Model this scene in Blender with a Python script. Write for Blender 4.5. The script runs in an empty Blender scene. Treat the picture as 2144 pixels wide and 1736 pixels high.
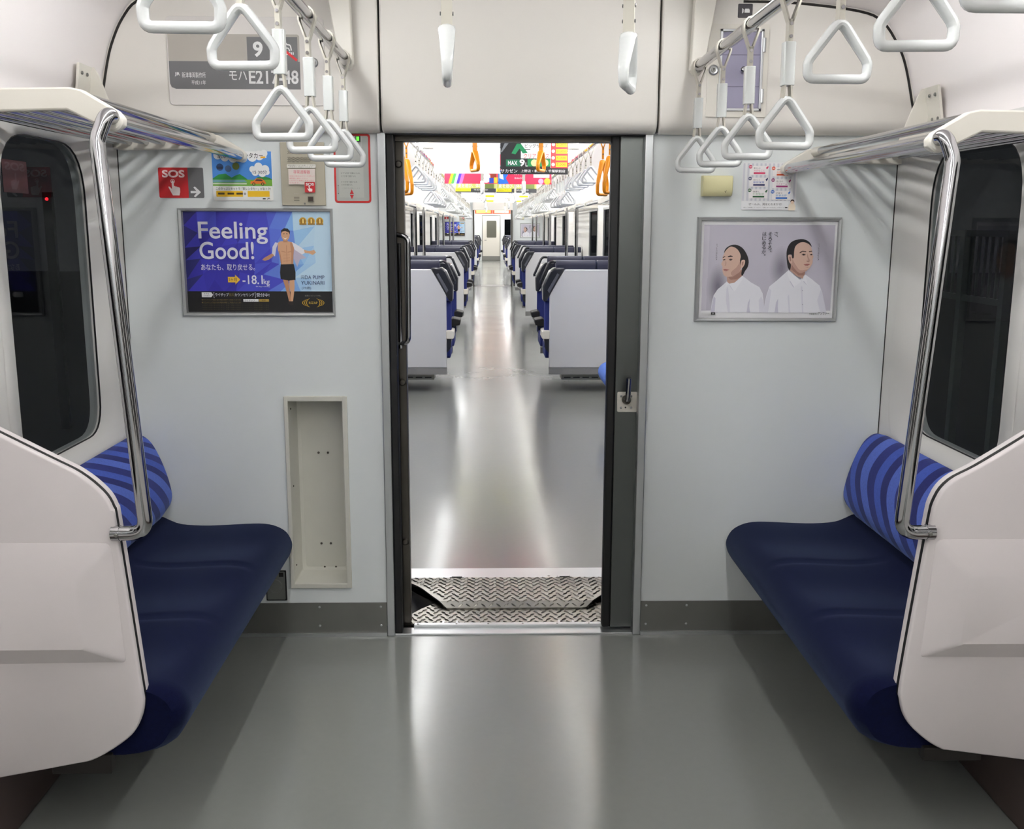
import bpy, bmesh, math, random
from mathutils import Vector, Matrix
random.seed(7)
SC = bpy.context.scene
COL = SC.collection
PI = math.pi

# ------------------------------------------------------------------ camera, world, exposure
CAM_LOC = (-0.0726, -3.4748, 1.4861)
YAW, PITCH, ROLL = 0.02252, 0.1863, 0.00295
cam_d = bpy.data.cameras.new('camera')
cam = bpy.data.objects.new('camera', cam_d)
COL.objects.link(cam)
cam_d.sensor_fit = 'HORIZONTAL'
cam_d.sensor_width = 36.0
cam_d.lens = 36.0 * 2080.0 / 2144.0
cam_d.clip_start = 0.05
cam_d.clip_end = 200
_f = Vector((math.sin(YAW) * math.cos(PITCH), math.cos(YAW) * math.cos(PITCH), -math.sin(PITCH)))
_r = Vector((math.cos(YAW), -math.sin(YAW), 0))
_u = _r.cross(_f)
_R = math.cos(ROLL) * _r + math.sin(ROLL) * _u
_U = -math.sin(ROLL) * _r + math.cos(ROLL) * _u
M = Matrix((_R, _U, -_f)).transposed().to_4x4()
M.translation = Vector(CAM_LOC)
cam.matrix_world = M
SC.camera = cam

w = bpy.data.worlds.new('night')
SC.world = w
w.use_nodes = True
w.node_tree.nodes['Background'].inputs[0].default_value = (0.55, 0.57, 0.62, 1)
w.node_tree.nodes['Background'].inputs[1].default_value = 0.03
SC.view_settings.view_transform = 'Standard'
SC.view_settings.look = 'None'
SC.view_settings.gamma = 1
SC.view_settings.use_curve_mapping = False
SC.view_settings.exposure = 0.0
SC.cycles.use_light_tree = False
SC.cycles.max_bounces = 7
SC.cycles.diffuse_bounces = 4
SC.cycles.glossy_bounces = 3
SC.cycles.transmission_bounces = 2
SC.cycles.transparent_max_bounces = 4
SC.cycles.use_adaptive_sampling = True
SC.cycles.adaptive_threshold = 0.03
SC.cycles.caustics_reflective = False
SC.cycles.caustics_refractive = False
LAMP_POWER = 29.0

# ------------------------------------------------------------------ materials
def lin(c):
    out = []
    for v in c[:3]:
        v = v / 255.0
        out.append(v / 12.92 if v <= 0.04045 else ((v + 0.055) / 1.055) ** 2.4)
    return (out[0], out[1], out[2], 1.0)

MATS = {}
def mat(name, rgb, rough=0.5, metal=0.0, noise=0.0, nscale=20.0, bump=0.0, bscale=200.0, spec=0.5, emit=None, es=0.0, sheen=0.0, coat=0.0, stretch=None, aniso=0.0):
    if name in MATS:
        return MATS[name]
    m = bpy.data.materials.new(name)
    m.use_nodes = True
    nt = m.node_tree
    b = nt.nodes['Principled BSDF']
    col = lin(rgb)
    b.inputs['Base Color'].default_value = col
    b.inputs['Roughness'].default_value = rough
    b.inputs['Metallic'].default_value = metal
    b.inputs['Specular IOR Level'].default_value = spec
    if sheen:
        b.inputs['Sheen Weight'].default_value = sheen
        b.inputs['Sheen Roughness'].default_value = 0.4
        b.inputs['Sheen Tint'].default_value = (0.45, 0.6, 1.0, 1)
    if coat:
        b.inputs['Coat Weight'].default_value = coat
        b.inputs['Coat Roughness'].default_value = 0.08
    if emit is not None:
        b.inputs['Emission Color'].default_value = lin(emit)
        b.inputs['Emission Strength'].default_value = es
    tc = None
    if noise or bump:
        tc = nt.nodes.new('ShaderNodeTexCoord')
        src = tc.outputs['Object']
        if stretch:
            mp = nt.nodes.new('ShaderNodeMapping')
            mp.inputs['Scale'].default_value = stretch
            nt.links.new(src, mp.inputs['Vector'])
            src = mp.outputs['Vector']
    if noise:
        n = nt.nodes.new('ShaderNodeTexNoise')
        n.inputs['Scale'].default_value = nscale
        n.inputs['Detail'].default_value = 5
        nt.links.new(src, n.inputs['Vector'])
        mx = nt.nodes.new('ShaderNodeMix')
        mx.data_type = 'RGBA'
        mx.inputs['A'].default_value = tuple(max(0, c * (1 - noise)) for c in col[:3]) + (1,)
        mx.inputs['B'].default_value = tuple(min(1, c * (1 + noise)) for c in col[:3]) + (1,)
        nt.links.new(n.outputs['Fac'], mx.inputs['Factor'])
        nt.links.new(mx.outputs['Result'], b.inputs['Base Color'])
    if bump:
        n2 = nt.nodes.new('ShaderNodeTexNoise')
        n2.inputs['Scale'].default_value = bscale
        n2.inputs['Detail'].default_value = 3
        nt.links.new(src, n2.inputs['Vector'])
        bp = nt.nodes.new('ShaderNodeBump')
        bp.inputs['Strength'].default_value = bump
        bp.inputs['Distance'].default_value = 0.004
        nt.links.new(n2.outputs['Fac'], bp.inputs['Height'])
        nt.links.new(bp.outputs['Normal'], b.inputs['Normal'])
    MATS[name] = m
    return m

WALL = mat('wall_melamine', (227, 232, 232), 0.38, noise=0.015, nscale=6, bump=0.05, bscale=700)
HEADER = mat('header_cream', (230, 226, 219), 0.34, noise=0.015, nscale=5, bump=0.04, bscale=600)
CEIL = mat('ceiling_cream', (245, 239, 238), 0.42, noise=0.01, nscale=5)
SIDEW = mat('side_wall_frp', (220, 218, 214), 0.36, noise=0.015, nscale=6)
PLASTIC = mat('partition_plastic', (214, 207, 207), 0.36, noise=0.02, nscale=9, bump=0.05, bscale=900)
WHITEP = mat('white_enamel', (226, 222, 212), 0.35)
NICHE = mat('niche_plastic', (206, 205, 195), 0.45, noise=0.04, nscale=14)
BLACK = mat('black_rubber', (14, 14, 15), 0.5)
DARK = mat('dark_gap', (22, 18, 15), 0.6)
STEEL = mat('brushed_steel', (104, 107, 105), 0.3, 1.0, noise=0.12, nscale=6, bump=0.06, bscale=60, stretch=(1, 1, 0.05))
STEELD = mat('dark_steel', (92, 88, 82), 0.42, 1.0, noise=0.2, nscale=9)
KICK = mat('kick_plate', (136, 136, 132), 0.45, 0.85, noise=0.08, nscale=12)
CHROME = mat('chrome', (178, 178, 180), 0.09, 1.0)
ALU = mat('aluminium', (196, 199, 200), 0.32, 0.9)
ALUF = mat('poster_frame_aluminium', (176, 178, 178), 0.35, 0.75)
NAVY = mat('navy_moquette', (12, 16, 46), 0.95, noise=0.4, nscale=110, bump=0.3, bscale=900, sheen=0.22, spec=0.08)
RING = mat('ring_plastic', (226, 229, 228), 0.2, coat=0.3)
STRAP = mat('strap_webbing', (200, 196, 184), 0.55)
ORANGE = mat('orange_plastic', (236, 150, 20), 0.28)
SLEEVE = mat('sleeve_plastic', (218, 222, 220), 0.15, coat=0.4)
BEIGE = mat('beige_box', (222, 216, 168), 0.4)
SEATSHELL = mat('seat_shell', (206, 207, 211), 0.4)
SEATDARK = mat('seat_dark_trim', (30, 33, 42), 0.28, coat=0.3)
SEATNAVY = mat('seat_navy_top', (24, 28, 54), 0.5, sheen=0.1)
SEATBLUE = mat('seat_blue', (26, 40, 110), 0.8, noise=0.12, nscale=90)
BLUEBENCH = mat('bench_blue', (62, 100, 180), 0.85, noise=0.1, nscale=90)
GREYBASE = mat('seat_base_grey', (128, 128, 130), 0.5)
BROWNBOX = mat('heater_box', (92, 78, 74), 0.55, 0.2, noise=0.1, nscale=10)
BELLOWS = mat('bellows_rubber', (30, 31, 34), 0.42)
LAMP = mat('fluorescent_diffuser', (255, 255, 255), 0.5, emit=(253, 254, 255), es=LAMP_POWER)
LAMP2 = mat('fluorescent_diffuser_bright', (255, 255, 255), 0.5, emit=(253, 254, 255), es=LAMP_POWER * 1.35)
NIGHT = mat('night_ground', (60, 60, 62), 0.9)

def floor_mat():
    m = mat('vinyl_floor', (134, 137, 133), 0.3, noise=0.03, nscale=40)
    nt = m.node_tree
    b = nt.nodes['Principled BSDF']
    tc = nt.nodes.new('ShaderNodeTexCoord')
    b.inputs['Specular IOR Level'].default_value = 0.65
    # uneven gloss
    n = nt.nodes.new('ShaderNodeTexNoise'); n.inputs['Scale'].default_value = 2.2; n.inputs['Detail'].default_value = 6
    nt.links.new(tc.outputs['Object'], n.inputs['Vector'])
    mr = nt.nodes.new('ShaderNodeMapRange')
    mr.inputs['To Min'].default_value = 0.13; mr.inputs['To Max'].default_value = 0.22
    nt.links.new(n.outputs['Fac'], mr.inputs['Value'])
    nt.links.new(mr.outputs['Result'], b.inputs['Roughness'])
    n2 = nt.nodes.new('ShaderNodeTexNoise'); n2.inputs['Scale'].default_value = 9.0; n2.inputs['Detail'].default_value = 2
    nt.links.new(tc.outputs['Object'], n2.inputs['Vector'])
    bp = nt.nodes.new('ShaderNodeBump'); bp.inputs['Strength'].default_value = 0.04; bp.inputs['Distance'].default_value = 0.01
    nt.links.new(n2.outputs['Fac'], bp.inputs['Height'])
    nt.links.new(bp.outputs['Normal'], b.inputs['Normal'])
    return m
FLOOR = floor_mat()

def glass_mat(name, tint, refl=0.04):
    m = bpy.data.materials.new(name); m.use_nodes = True
    nt = m.node_tree; nt.nodes.clear()
    out = nt.nodes.new('ShaderNodeOutputMaterial')
    mx = nt.nodes.new('ShaderNodeMixShader')
    fr = nt.nodes.new('ShaderNodeFresnel'); fr.inputs['IOR'].default_value = 1.52
    tr = nt.nodes.new('ShaderNodeBsdfTransparent'); tr.inputs[0].default_value = lin(tint)
    gl = nt.nodes.new('ShaderNodeBsdfGlossy'); gl.inputs['Roughness'].default_value = 0.015
    gl.inputs['Color'].default_value = (0.9, 0.9, 0.9, 1)
    ml = nt.nodes.new('ShaderNodeMath'); ml.operation = 'MULTIPLY'; ml.inputs[1].default_value = refl
    nt.links.new(fr.outputs[0], ml.inputs[0]); nt.links.new(ml.outputs[0], mx.inputs[0]); nt.links.new(tr.outputs[0], mx.inputs[1]); nt.links.new(gl.outputs[0], mx.inputs[2])
    nt.links.new(mx.outputs[0], out.inputs[0])
    MATS[name] = m
    return m
GLASS = glass_mat('tinted_glass', (190, 196, 198))
CLEAR = glass_mat('clear_cover', (250, 250, 252), 0.5)

def stripe_mat(name, s):
    """wavy two-tone blue stripes of the seat back moquette"""
    m = mat(name, (60, 80, 190), 0.85, spec=0.2, sheen=0.3)
    nt = m.node_tree; b = nt.nodes['Principled BSDF']
    tc = nt.nodes.new('ShaderNodeTexCoord')
    sp = nt.nodes.new('ShaderNodeSeparateXYZ')
    nt.links.new(tc.outputs['Object'], sp.inputs[0])
    def math_n(op, a, c, v=None):
        n = nt.nodes.new('ShaderNodeMath'); n.operation = op
        if isinstance(a, float): n.inputs[0].default_value = a
        else: nt.links.new(a, n.inputs[0])
        if c is not None:
            if isinstance(c, float): n.inputs[1].default_value = c
            else: nt.links.new(c, n.inputs[1])
        return n.outputs[0]
    zz = math_n('MULTIPLY', sp.outputs['Z'], 17.0)
    sn = math_n('SINE', zz, None)
    sn = math_n('MULTIPLY', sn, 0.05)
    y = math_n('ADD', sp.outputs['Y'], sn)
    zt = math_n('MULTIPLY', sp.outputs['Z'], 1.7 if s < 0 else -0.45)
    y = math_n('ADD', y, zt)
    y = math_n('MULTIPLY', y, 4.3)
    fr = math_n('FRACT', y, None)
    cr = nt.nodes.new('ShaderNodeValToRGB'); cr.color_ramp.interpolation = 'CONSTANT'
    e = cr.color_ramp.elements
    e[0].position = 0.0; e[0].color = lin((46, 50, 118))
    e[1].position = 0.22; e[1].color = lin((74, 98, 196))
    k = e.new(0.46); k.color = lin((50, 56, 130))
    k = e.new(0.72); k.color = lin((92, 116, 210))
    nt.links.new(fr, cr.inputs[0])
    n = nt.nodes.new('ShaderNodeTexNoise'); n.inputs['Scale'].default_value = 150
    nt.links.new(tc.outputs['Object'], n.inputs['Vector'])
    mx = nt.nodes.new('ShaderNodeMix'); mx.data_type = 'RGBA'; mx.blend_type = 'MULTIPLY'
    mx.inputs['Factor'].default_value = 0.35
    nt.links.new(cr.outputs[0], mx.inputs['A']); nt.links.new(n.outputs['Fac'], mx.inputs['B'])
    nt.links.new(mx.outputs['Result'], b.inputs['Base Color'])
    return m

def pm(rgb, rough=0.45):
    """a flat print ink"""
    return mat('ink_%d_%d_%d' % tuple(int(v) for v in rgb), rgb, rough)

# ------------------------------------------------------------------ geometry helpers
def catmull(pts, n=4, closed=True):
    out = []
    N = len(pts)
    rng = range(N) if closed else range(N - 1)
    for i in rng:
        p0 = pts[(i - 1) % N] if (closed or i > 0) else pts[i]
        p1 = pts[i]
        p2 = pts[(i + 1) % N]
        p3 = pts[(i + 2) % N] if (closed or i + 2 < N) else p2
        for k in range(n):
            t = k / n
            out.append(tuple(0.5 * ((2 * b) + (-a + c) * t + (2 * a - 5 * b + 4 * c - d) * t * t + (-a + 3 * b - 3 * c + d) * t ** 3)
                             for a, b, c, d in zip(p0, p1, p2, p3)))
    if not closed:
        out.append(tuple(pts[-1]))
    return out

def rounded(pts, r, n=5, closed=True):
    """round the corners of a polyline (any dimension); r a number or list"""
    out = []
    N = len(pts)
    for i, p in enumerate(pts):
        rr = r[i] if isinstance(r, (list, tuple)) else r
        if (not closed and i in (0, N - 1)) or rr <= 0:
            out.append(tuple(p)); continue
        p = Vector(p); a = Vector(pts[i - 1]); b = Vector(pts[(i + 1) % N])
        da = (a - p); db = (b - p)
        la, lb = da.length, db.length
        da.normalize(); db.normalize()
        ang = da.angle(db)
        if ang > PI - 0.02:
            out.append(tuple(p)); continue
        d = min(rr / math.tan(ang / 2), la * 0.49, lb * 0.49)
        s = p + da * d; e = p + db * d
        for k in range(n + 1):
            t = k / n
            out.append(tuple((1 - t) ** 2 * s + 2 * t * (1 - t) * p + t * t * e))
    return out

def rrect(u0, v0, u1, v1, r, n=5):
    return rounded([(u0, v0), (u1, v0), (u1, v1), (u0, v1)], r, n)

def circ(u, v, ru, rv=None, n=20, a0=0.0, a1=2 * PI):
    rv = ru if rv is None else rv
    full = abs(a1 - a0) > 2 * PI - 1e-6
    m = n if full else n + 1
    return [(u + ru * math.cos(a0 + (a1 - a0) * k / n), v + rv * math.sin(a0 + (a1 - a0) * k / n)) for k in range(m)]

class MB:
    def __init__(s):
        s.v = []; s.f = []; s.mi = []; s.mats = []
        s.cur = 0
    def use(s, m):
        if m not in s.mats: s.mats.append(m)
        s.cur = s.mats.index(m)
        return s
    def add(s, vs, fs):
        o = len(s.v)
        s.v += [tuple(p) for p in vs]
        for f in fs:
            s.f.append(tuple(i + o for i in f)); s.mi.append(s.cur)
        return s
    def box(s, x0, x1, y0, y1, z0, z1):
        x0, x1 = min(x0, x1), max(x0, x1); y0, y1 = min(y0, y1), max(y0, y1); z0, z1 = min(z0, z1), max(z0, z1)
        return s.add([(x0, y0, z0), (x1, y0, z0), (x1, y1, z0), (x0, y1, z0), (x0, y0, z1), (x1, y0, z1), (x1, y1, z1), (x0, y1, z1)],
                     [(0, 3, 2, 1), (4, 5, 6, 7), (0, 1, 5, 4), (1, 2, 6, 5), (2, 3, 7, 6), (3, 0, 4, 7)])
    def prism(s, poly, axis, a, b, cap=True):
        """polygon in the plane across axis ('x': (y,z), 'y': (x,z), 'z': (x,y)) extruded a..b"""
        def P(q, t):
            return {'x': (t, q[0], q[1]), 'y': (q[0], t, q[1]), 'z': (q[0], q[1], t)}[axis]
        n = len(poly)
        vs = [P(q, a) for q in poly] + [P(q, b) for q in poly]
        fs = [(i, (i + 1) % n, n + (i + 1) % n, n + i) for i in range(n)]
        if cap: fs += [tuple(range(n))[::-1], tuple(range(n, 2 * n))]
        return s.add(vs, fs)
    def loft(s, rings, closed=True, cap=True):
        n = len(rings[0]); vs = [p for r in rings for p in r]; fs = []
        for k in range(len(rings) - 1):
            for i in range(n if closed else n - 1):
                j = (i + 1) % n
                fs.append((k * n + i, k * n + j, (k + 1) * n + j, (k + 1) * n + i))
        if cap and closed:
            fs += [tuple(range(n))[::-1], tuple(range((len(rings) - 1) * n, len(rings) * n))]
        return s.add(vs, fs)
    def tube(s, path, r, n=12, closed=False, cap=True, flat=1.0, up=None):
        """sweep a circle (or an ellipse: flat scales along up) along the path"""
        P = [Vector(p) for p in path]
        N = len(P)
        T = []
        for i in range(N):
            if closed: t = P[(i + 1) % N] - P[i - 1]
            elif i == 0: t = P[1] - P[0]
            elif i == N - 1: t = P[-1] - P[-2]
            else: t = P[i + 1] - P[i - 1]
            T.append(t.normalized())
        nrm = Vector(up) if up is not None else (Vector((0, 0, 1)) if abs(T[0].z) < 0.9 else Vector((1, 0, 0)))
        rings = []
        for i in range(N):
            a = nrm - T[i] * nrm.dot(T[i])
            if a.length < 1e-5: a = T[i].orthogonal()
            a.normalize()
            if up is None: nrm = a
            b = T[i].cross(a)
            rr = r[i] if isinstance(r, (list, tuple)) else r
            fl = flat[i] if isinstance(flat, (list, tuple)) else flat
            rings.append([tuple(P[i] + a * (rr * fl * math.cos(2 * PI * k / n)) + b * (rr * math.sin(2 * PI * k / n))) for k in range(n)])
        if closed:
            rings.append(rings[0]); return s.loft(rings, True, False)
        return s.loft(rings, True, cap)
    def lathe(s, prof, c, axis='z', n=16):
        """profile (r, t) turned around axis through c"""
        rings = []
        for r, t in prof:
            ring = []
            for k in range(n):
                a = 2 * PI * k / n; u, v = r * math.cos(a), r * math.sin(a)
                ring.append({'z': (c[0] + u, c[1] + v, c[2] + t), 'y': (c[0] + u, c[1] + t, c[2] + v), 'x': (c[0] + t, c[1] + u, c[2] + v)}[axis])
            rings.append(ring)
        return s.loft(rings)
    def ngon(s, pts):
        return s.add(pts, [tuple(range(len(pts)))])
    def build(s, name, m=None, parent=None, smooth=True, bevel=0.0, ang=35, seg=2, recalc=True):
        me = bpy.data.meshes.new(name)
        me.from_pydata(s.v, [], s.f)
        if m is not None and not s.mats: me.materials.append(m)
        for q in s.mats: me.materials.append(q)
        if s.mats: me.polygons.foreach_set('material_index', s.mi)
        if recalc:
            bm = bmesh.new(); bm.from_mesh(me)
            bmesh.ops.recalc_face_normals(bm, faces=bm.faces)
            bm.to_mesh(me); bm.free()
        if smooth:
            me.polygons.foreach_set('use_smooth', [True] * len(me.polygons))
            me.set_sharp_from_angle(angle=math.radians(ang))
        me.update()
        o = bpy.data.objects.new(name, me)
        COL.objects.link(o)
        if parent is not None: o.parent = parent
        if bevel:
            b = o.modifiers.new('edge', 'BEVEL'); b.width = bevel; b.segments = seg; b.limit_method = 'ANGLE'; b.angle_limit = math.radians(40)
            b.harden_normals = False
        return o

def tag(o, label=None, cat=None, group=None, kind=None):
    if label: o['label'] = label
    if cat: o['category'] = cat
    if group: o['group'] = group
    if kind: o['kind'] = kind
    return o

def thing(name, label, cat, loc=(0, 0, 0), group=None, kind=None, rz=0.0):
    o = bpy.data.objects.new(name, None)
    COL.objects.link(o)
    o.empty_display_size = 0.05
    o.location = loc; o.rotation_euler = (0, 0, rz)
    return tag(o, label, cat, group, kind)

def struct(o, label=None):
    o['kind'] = 'structure'
    if label: o['label'] = label
    return o

def dup(root, loc=None, rz=None, label=None, group=None):
    c = root.copy(); COL.objects.link(c)
    for ch in root.children:
        k = ch.copy(); COL.objects.link(k); k.parent = c
        for g in ch.children:
            q = g.copy(); COL.objects.link(q); q.parent = k
    if loc is not None: c.location = loc
    if rz is not None: c.rotation_euler = (0, 0, rz)
    if label: c['label'] = label
    if group: c['group'] = group
    return c

# flat print: polygons and lettering laid on a plane that faces -Y
class Print:
    """normalised sheet coordinates: u right 0..1, v down 0..1"""
    def __init__(s, x0, x1, z0, z1, y):
        s.x0, s.x1, s.z0, s.z1, s.y = x0, x1, z0, z1, y
        s.mb = MB(); s.letters = {}
        s.k = 0
    def P(s, u, v, k):
        return (s.x0 + u * (s.x1 - s.x0), s.y - 0.00005 * k, s.z1 - v * (s.z1 - s.z0))
    def poly(s, pts, rgb):
        s.k += 1
        s.mb.use(pm(rgb)); s.mb.ngon([s.P(u, v, s.k) for u, v in pts])
    def rect(s, u0, v0, u1, v1, rgb, r=0):
        if r:
            asp = (s.x1 - s.x0) / (s.z1 - s.z0)
            pts = [(a, b / asp) for a, b in []]
            q = rrect(u0, v0 / asp, u1, v1 / asp, r)
            s.poly([(a, b * asp) for a, b in q], rgb)
        else:
            s.poly([(u0, v0), (u1, v0), (u1, v1), (u0, v1)], rgb)
    def disc(s, u, v, r, rgb, n=20, ry=None):
        asp = (s.x1 - s.x0) / (s.z1 - s.z0)
        s.poly(circ(u, v, r, (ry if ry else r * asp), n), rgb)
    def text(s, body, u0, v0, u1, v1, rgb, bold=0.0, res=2):
        s.k += 1
        if any(ord(ch) > 0x2000 for ch in body): bold = min(bold, 0.007)
        vs, fs = text_geo(body, bold, res)
        if not vs: return
        xs = [p[0] for p in vs]; ys = [p[1] for p in vs]
        a0, a1, b0, b1 = min(xs), max(xs), min(ys), max(ys)
        L = s.letters.setdefault(tuple(rgb), MB())
        pts = []
        for x, y in vs:
            u = u0 + (x - a0) / max(1e-6, a1 - a0) * (u1 - u0)
            v = v1 + (y - b0) / max(1e-6, b1 - b0) * (v0 - v1)
            pts.append(s.P(u, v, s.k))
        L.add(pts, fs)
    def vtext(s, body, u0, u1, v0, v1, rgb, bold=0.0):
        n = len(body); h = (v1 - v0) / n
        for i, ch in enumerate(body):
            if ch in '、。 ':
                if ch != ' ':
                    s.text(ch, u0 + 0.6 * (u1 - u0), v0 + i * h, u1, v0 + (i + 0.4) * h, rgb, bold)
                continue
            s.text(ch, u0, v0 + (i + 0.06) * h, u1, v0 + (i + 0.94) * h, rgb, bold)
    def build(s, parent, name='printed_picture'):
        if s.mb.v: s.mb.build(name, None, parent, smooth=False, recalc=False)
        for rgb, L in s.letters.items():
            L.build('lettering', pm(rgb), parent, smooth=False, recalc=False)

_TG = {}
def text_geo(body, bold=0.0, res=2):
    key = (body, bold, res)
    if key in _TG: return _TG[key]
    cu = bpy.data.curves.new('t', 'FONT')
    cu.body = body; cu.size = 1.0; cu.offset = bold; cu.resolution_u = res
    ob = bpy.data.objects.new('t', cu)
    me = bpy.data.meshes.new_from_object(ob)
    vs = [(v.co.x, v.co.y) for v in me.vertices]
    fs = [tuple(p.vertices) for p in me.polygons]
    bpy.data.objects.remove(ob); bpy.data.curves.remove(cu); bpy.data.meshes.remove(me)
    _TG[key] = (vs, fs)
    return vs, fs

ORD = ['first', 'second', 'third', 'fourth', 'fifth', 'sixth', 'seventh', 'eighth', 'ninth', 'tenth', 'eleventh', 'twelfth']

# ================================================================== STRUCTURE OF THE NEAR CARRIAGE
HW = 1.327                     # half width at the side walls
YB = -8.0                      # rear end of what is built behind the camera
UPPER = [(1.345, 1.775), (1.345, 1.875), (1.31, 2.012), (1.276, 2.087), (1.22, 2.158), (1.139, 2.19), (0.933, 2.213), (0.76, 2.217)]

UPPER_L = [(1.345, 1.775), (1.345, 1.90), (1.318, 2.02), (1.296, 2.085), (1.262, 2.150), (1.212, 2.203), (1.12, 2.228), (0.76, 2.232)]

def floor_obj(name, y0, y1):
    return struct(MB().box(-1.45, 1.45, y0, y1, -0.05, 0.0).build(name, FLOOR, smooth=False), None)

tag(floor_obj('floor', YB, 0.028), 'grey vinyl floor of the near carriage with soft lamp reflections')

def ceiling_obj(name, y0, y1, label):
    prof = catmull(UPPER, 4, closed=False)
    prof_l = catmull(UPPER_L, 4, closed=False)
    full = [(-x, z) for x, z in prof_l] + [(x, z) for x, z in reversed(prof)]
    outer = [(1.5, 1.775), (1.5, 2.4), (-1.5, 2.4), (-1.5, 1.775)]
    o = MB().prism(full + outer, 'y', y0, y1).build(name, CEIL, ang=40)
    return struct(o, label)
ceiling_obj('ceiling', YB, 0.0, 'cream curved ceiling of the near carriage')

def wall_with_holes(name, axis_pts, holes, y0, y1, m, label=None):
    """bulkhead in the XZ plane, thickness y0..y1, rectangular holes (x0,x1,z0,z1)"""
    X0, X1, Z0, Z1 = axis_pts
    xs = sorted({X0, X1, *[h[0] for h in holes], *[h[1] for h in holes]})
    zs = sorted({Z0, Z1, *[h[2] for h in holes], *[h[3] for h in holes]})
    mb = MB()
    for i in range(len(xs) - 1):
        for j in range(len(zs) - 1):
            cx, cz = (xs[i] + xs[i + 1]) / 2, (zs[j] + zs[j + 1]) / 2
            if any(h[0] < cx < h[1] and h[2] < cz < h[3] for h in holes): continue
            mb.box(xs[i], xs[i + 1], y0, y1, zs[j], zs[j + 1])
    # merge shared inner faces
    o = mb.build(name, m, smooth=False, recalc=False)
    bm = bmesh.new(); bm.from_mesh(o.data)
    bmesh.ops.remove_doubles(bm, verts=bm.verts, dist=1e-5)
    seen = {}
    for f in bm.faces:
        seen.setdefault(tuple(sorted(v.index for v in f.verts)), []).append(f)
    bmesh.ops.delete(bm, geom=[f for fs in seen.values() if len(fs) > 1 for f in fs], context='FACES')
    bmesh.ops.recalc_face_normals(bm, faces=bm.faces)
    bm.to_mesh(o.data); bm.free()
    return struct(o, label)

# --- end wall either side of the gangway door
NX0, NX1, NZ0, NZ1 = -0.790, -0.592, 0.201, 0.884
wall_with_holes('wall_end_left', (-HW, -0.45, 0.0, 1.84), [(NX0, NX1, NZ0, NZ1)], 0.0, 0.03, WALL, 'pale grey end wall panel on the side of the SOS sign')
wall_with_holes('wall_end_right', (0.483, HW, 0.0, 1.84), [], 0.0, 0.03, WALL, 'pale grey end wall panel on the side of the cream box')
# dark joints in the corners
for s, nm in ((-1, 'trim_1'), (1, 'trim_2')):
    struct(MB().box(s * (HW - 0.004), s * (HW + 0.01), -0.004, 0.004, 0.0, 1.80).build(nm, DARK, smooth=False), 'thin dark joint in the carriage corner')

# --- header panels above, rounded along the lower edge
def header(name, x0, x1, label):
    r = 0.045; yb = -0.065; zb = 1.795
    arc = [(yb + r - r * math.cos(a), zb + r - r * math.sin(a)) for a in [k * PI / 2 / 8 for k in range(9)]]
    prof = [(0.0, 2.24), (yb, 2.24)] + arc + [(0.0, zb)]
    o = MB().prism(prof, 'x', x0, x1).build(name, HEADER, bevel=0.006, ang=50)
    return struct(o, label)
header('wall_header_left', -1.345, -0.4375, 'cream header panel carrying the car number plate')
header('wall_header_center', -0.4305, 0.4845, 'cream header panel over the gangway door')
header('wall_header_right', 0.4915, 1.345, 'cream header panel with the glazed hatch')
struct(MB().box(-0.442, 0.494, -0.03, 0.0, 1.80, 2.24).build('wall_header_backing', BLACK, smooth=False), 'dark backing seen in the header joints')

# dark seal where the header meets the curved ceiling
for s, nm in ((-1, 'trim_3'), (1, 'trim_4')):
    prof = catmull([(x - 0.006, z - 0.006) for x, z in (UPPER_L if s < 0 else UPPER)[1:]], 4, closed=False)
    mb = MB().tube([(s * x, -0.066, z) for x, z in prof], 0.0042, 6)
    struct(mb.build(nm, DARK), 'dark seal along the curved edge of the header')

# --- kick plates with screws
for s, nm, x0, x1 in ((-1, 'baseboard_left', -HW, -0.4535), (1, 'baseboard_right', 0.4845, HW)):
    o = struct(MB().box(x0, x1, -0.004, 0.0, 0.012, 0.128).build(nm, KICK, smooth=False), 'stainless kick plate along the foot of the end wall')
    MB().box(x0, x1, -0.012, 0.0, 0.0, 0.012).build('floor_strip', ALU, o, smooth=False)
    for xs in ([-0.475, -0.70] if s < 0 else [0.505, 0.655]):
        for z in (0.112, 0.040):
            MB().lathe([(0.0045, 0.0), (0.0042, -0.0012), (0.0022, -0.0022), (0.0001, -0.0024)], (xs, -0.004, z), 'y', 10).build('screw', ALU, o)

# --- side walls with window openings (mirrored)
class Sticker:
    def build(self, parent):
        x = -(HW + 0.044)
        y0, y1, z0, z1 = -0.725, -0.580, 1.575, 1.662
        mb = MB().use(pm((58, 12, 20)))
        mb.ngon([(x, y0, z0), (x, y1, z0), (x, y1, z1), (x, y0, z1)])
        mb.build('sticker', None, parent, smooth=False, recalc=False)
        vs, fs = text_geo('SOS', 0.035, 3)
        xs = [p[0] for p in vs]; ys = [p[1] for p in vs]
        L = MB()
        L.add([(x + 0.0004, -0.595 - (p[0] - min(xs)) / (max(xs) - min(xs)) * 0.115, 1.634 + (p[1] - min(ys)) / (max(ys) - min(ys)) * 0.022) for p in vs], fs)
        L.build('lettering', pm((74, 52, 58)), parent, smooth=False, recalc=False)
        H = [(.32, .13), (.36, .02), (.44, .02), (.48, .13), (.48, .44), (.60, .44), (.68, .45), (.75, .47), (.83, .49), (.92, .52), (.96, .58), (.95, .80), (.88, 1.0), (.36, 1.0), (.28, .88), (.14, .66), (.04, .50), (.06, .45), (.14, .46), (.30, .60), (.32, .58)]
        MB().ngon([(x + 0.0004, -0.63 - a * 0.055, 1.630 - b * 0.046) for a, b in H]).build('hand_mark', pm((74, 52, 58)), parent, smooth=False, recalc=False)

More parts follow.
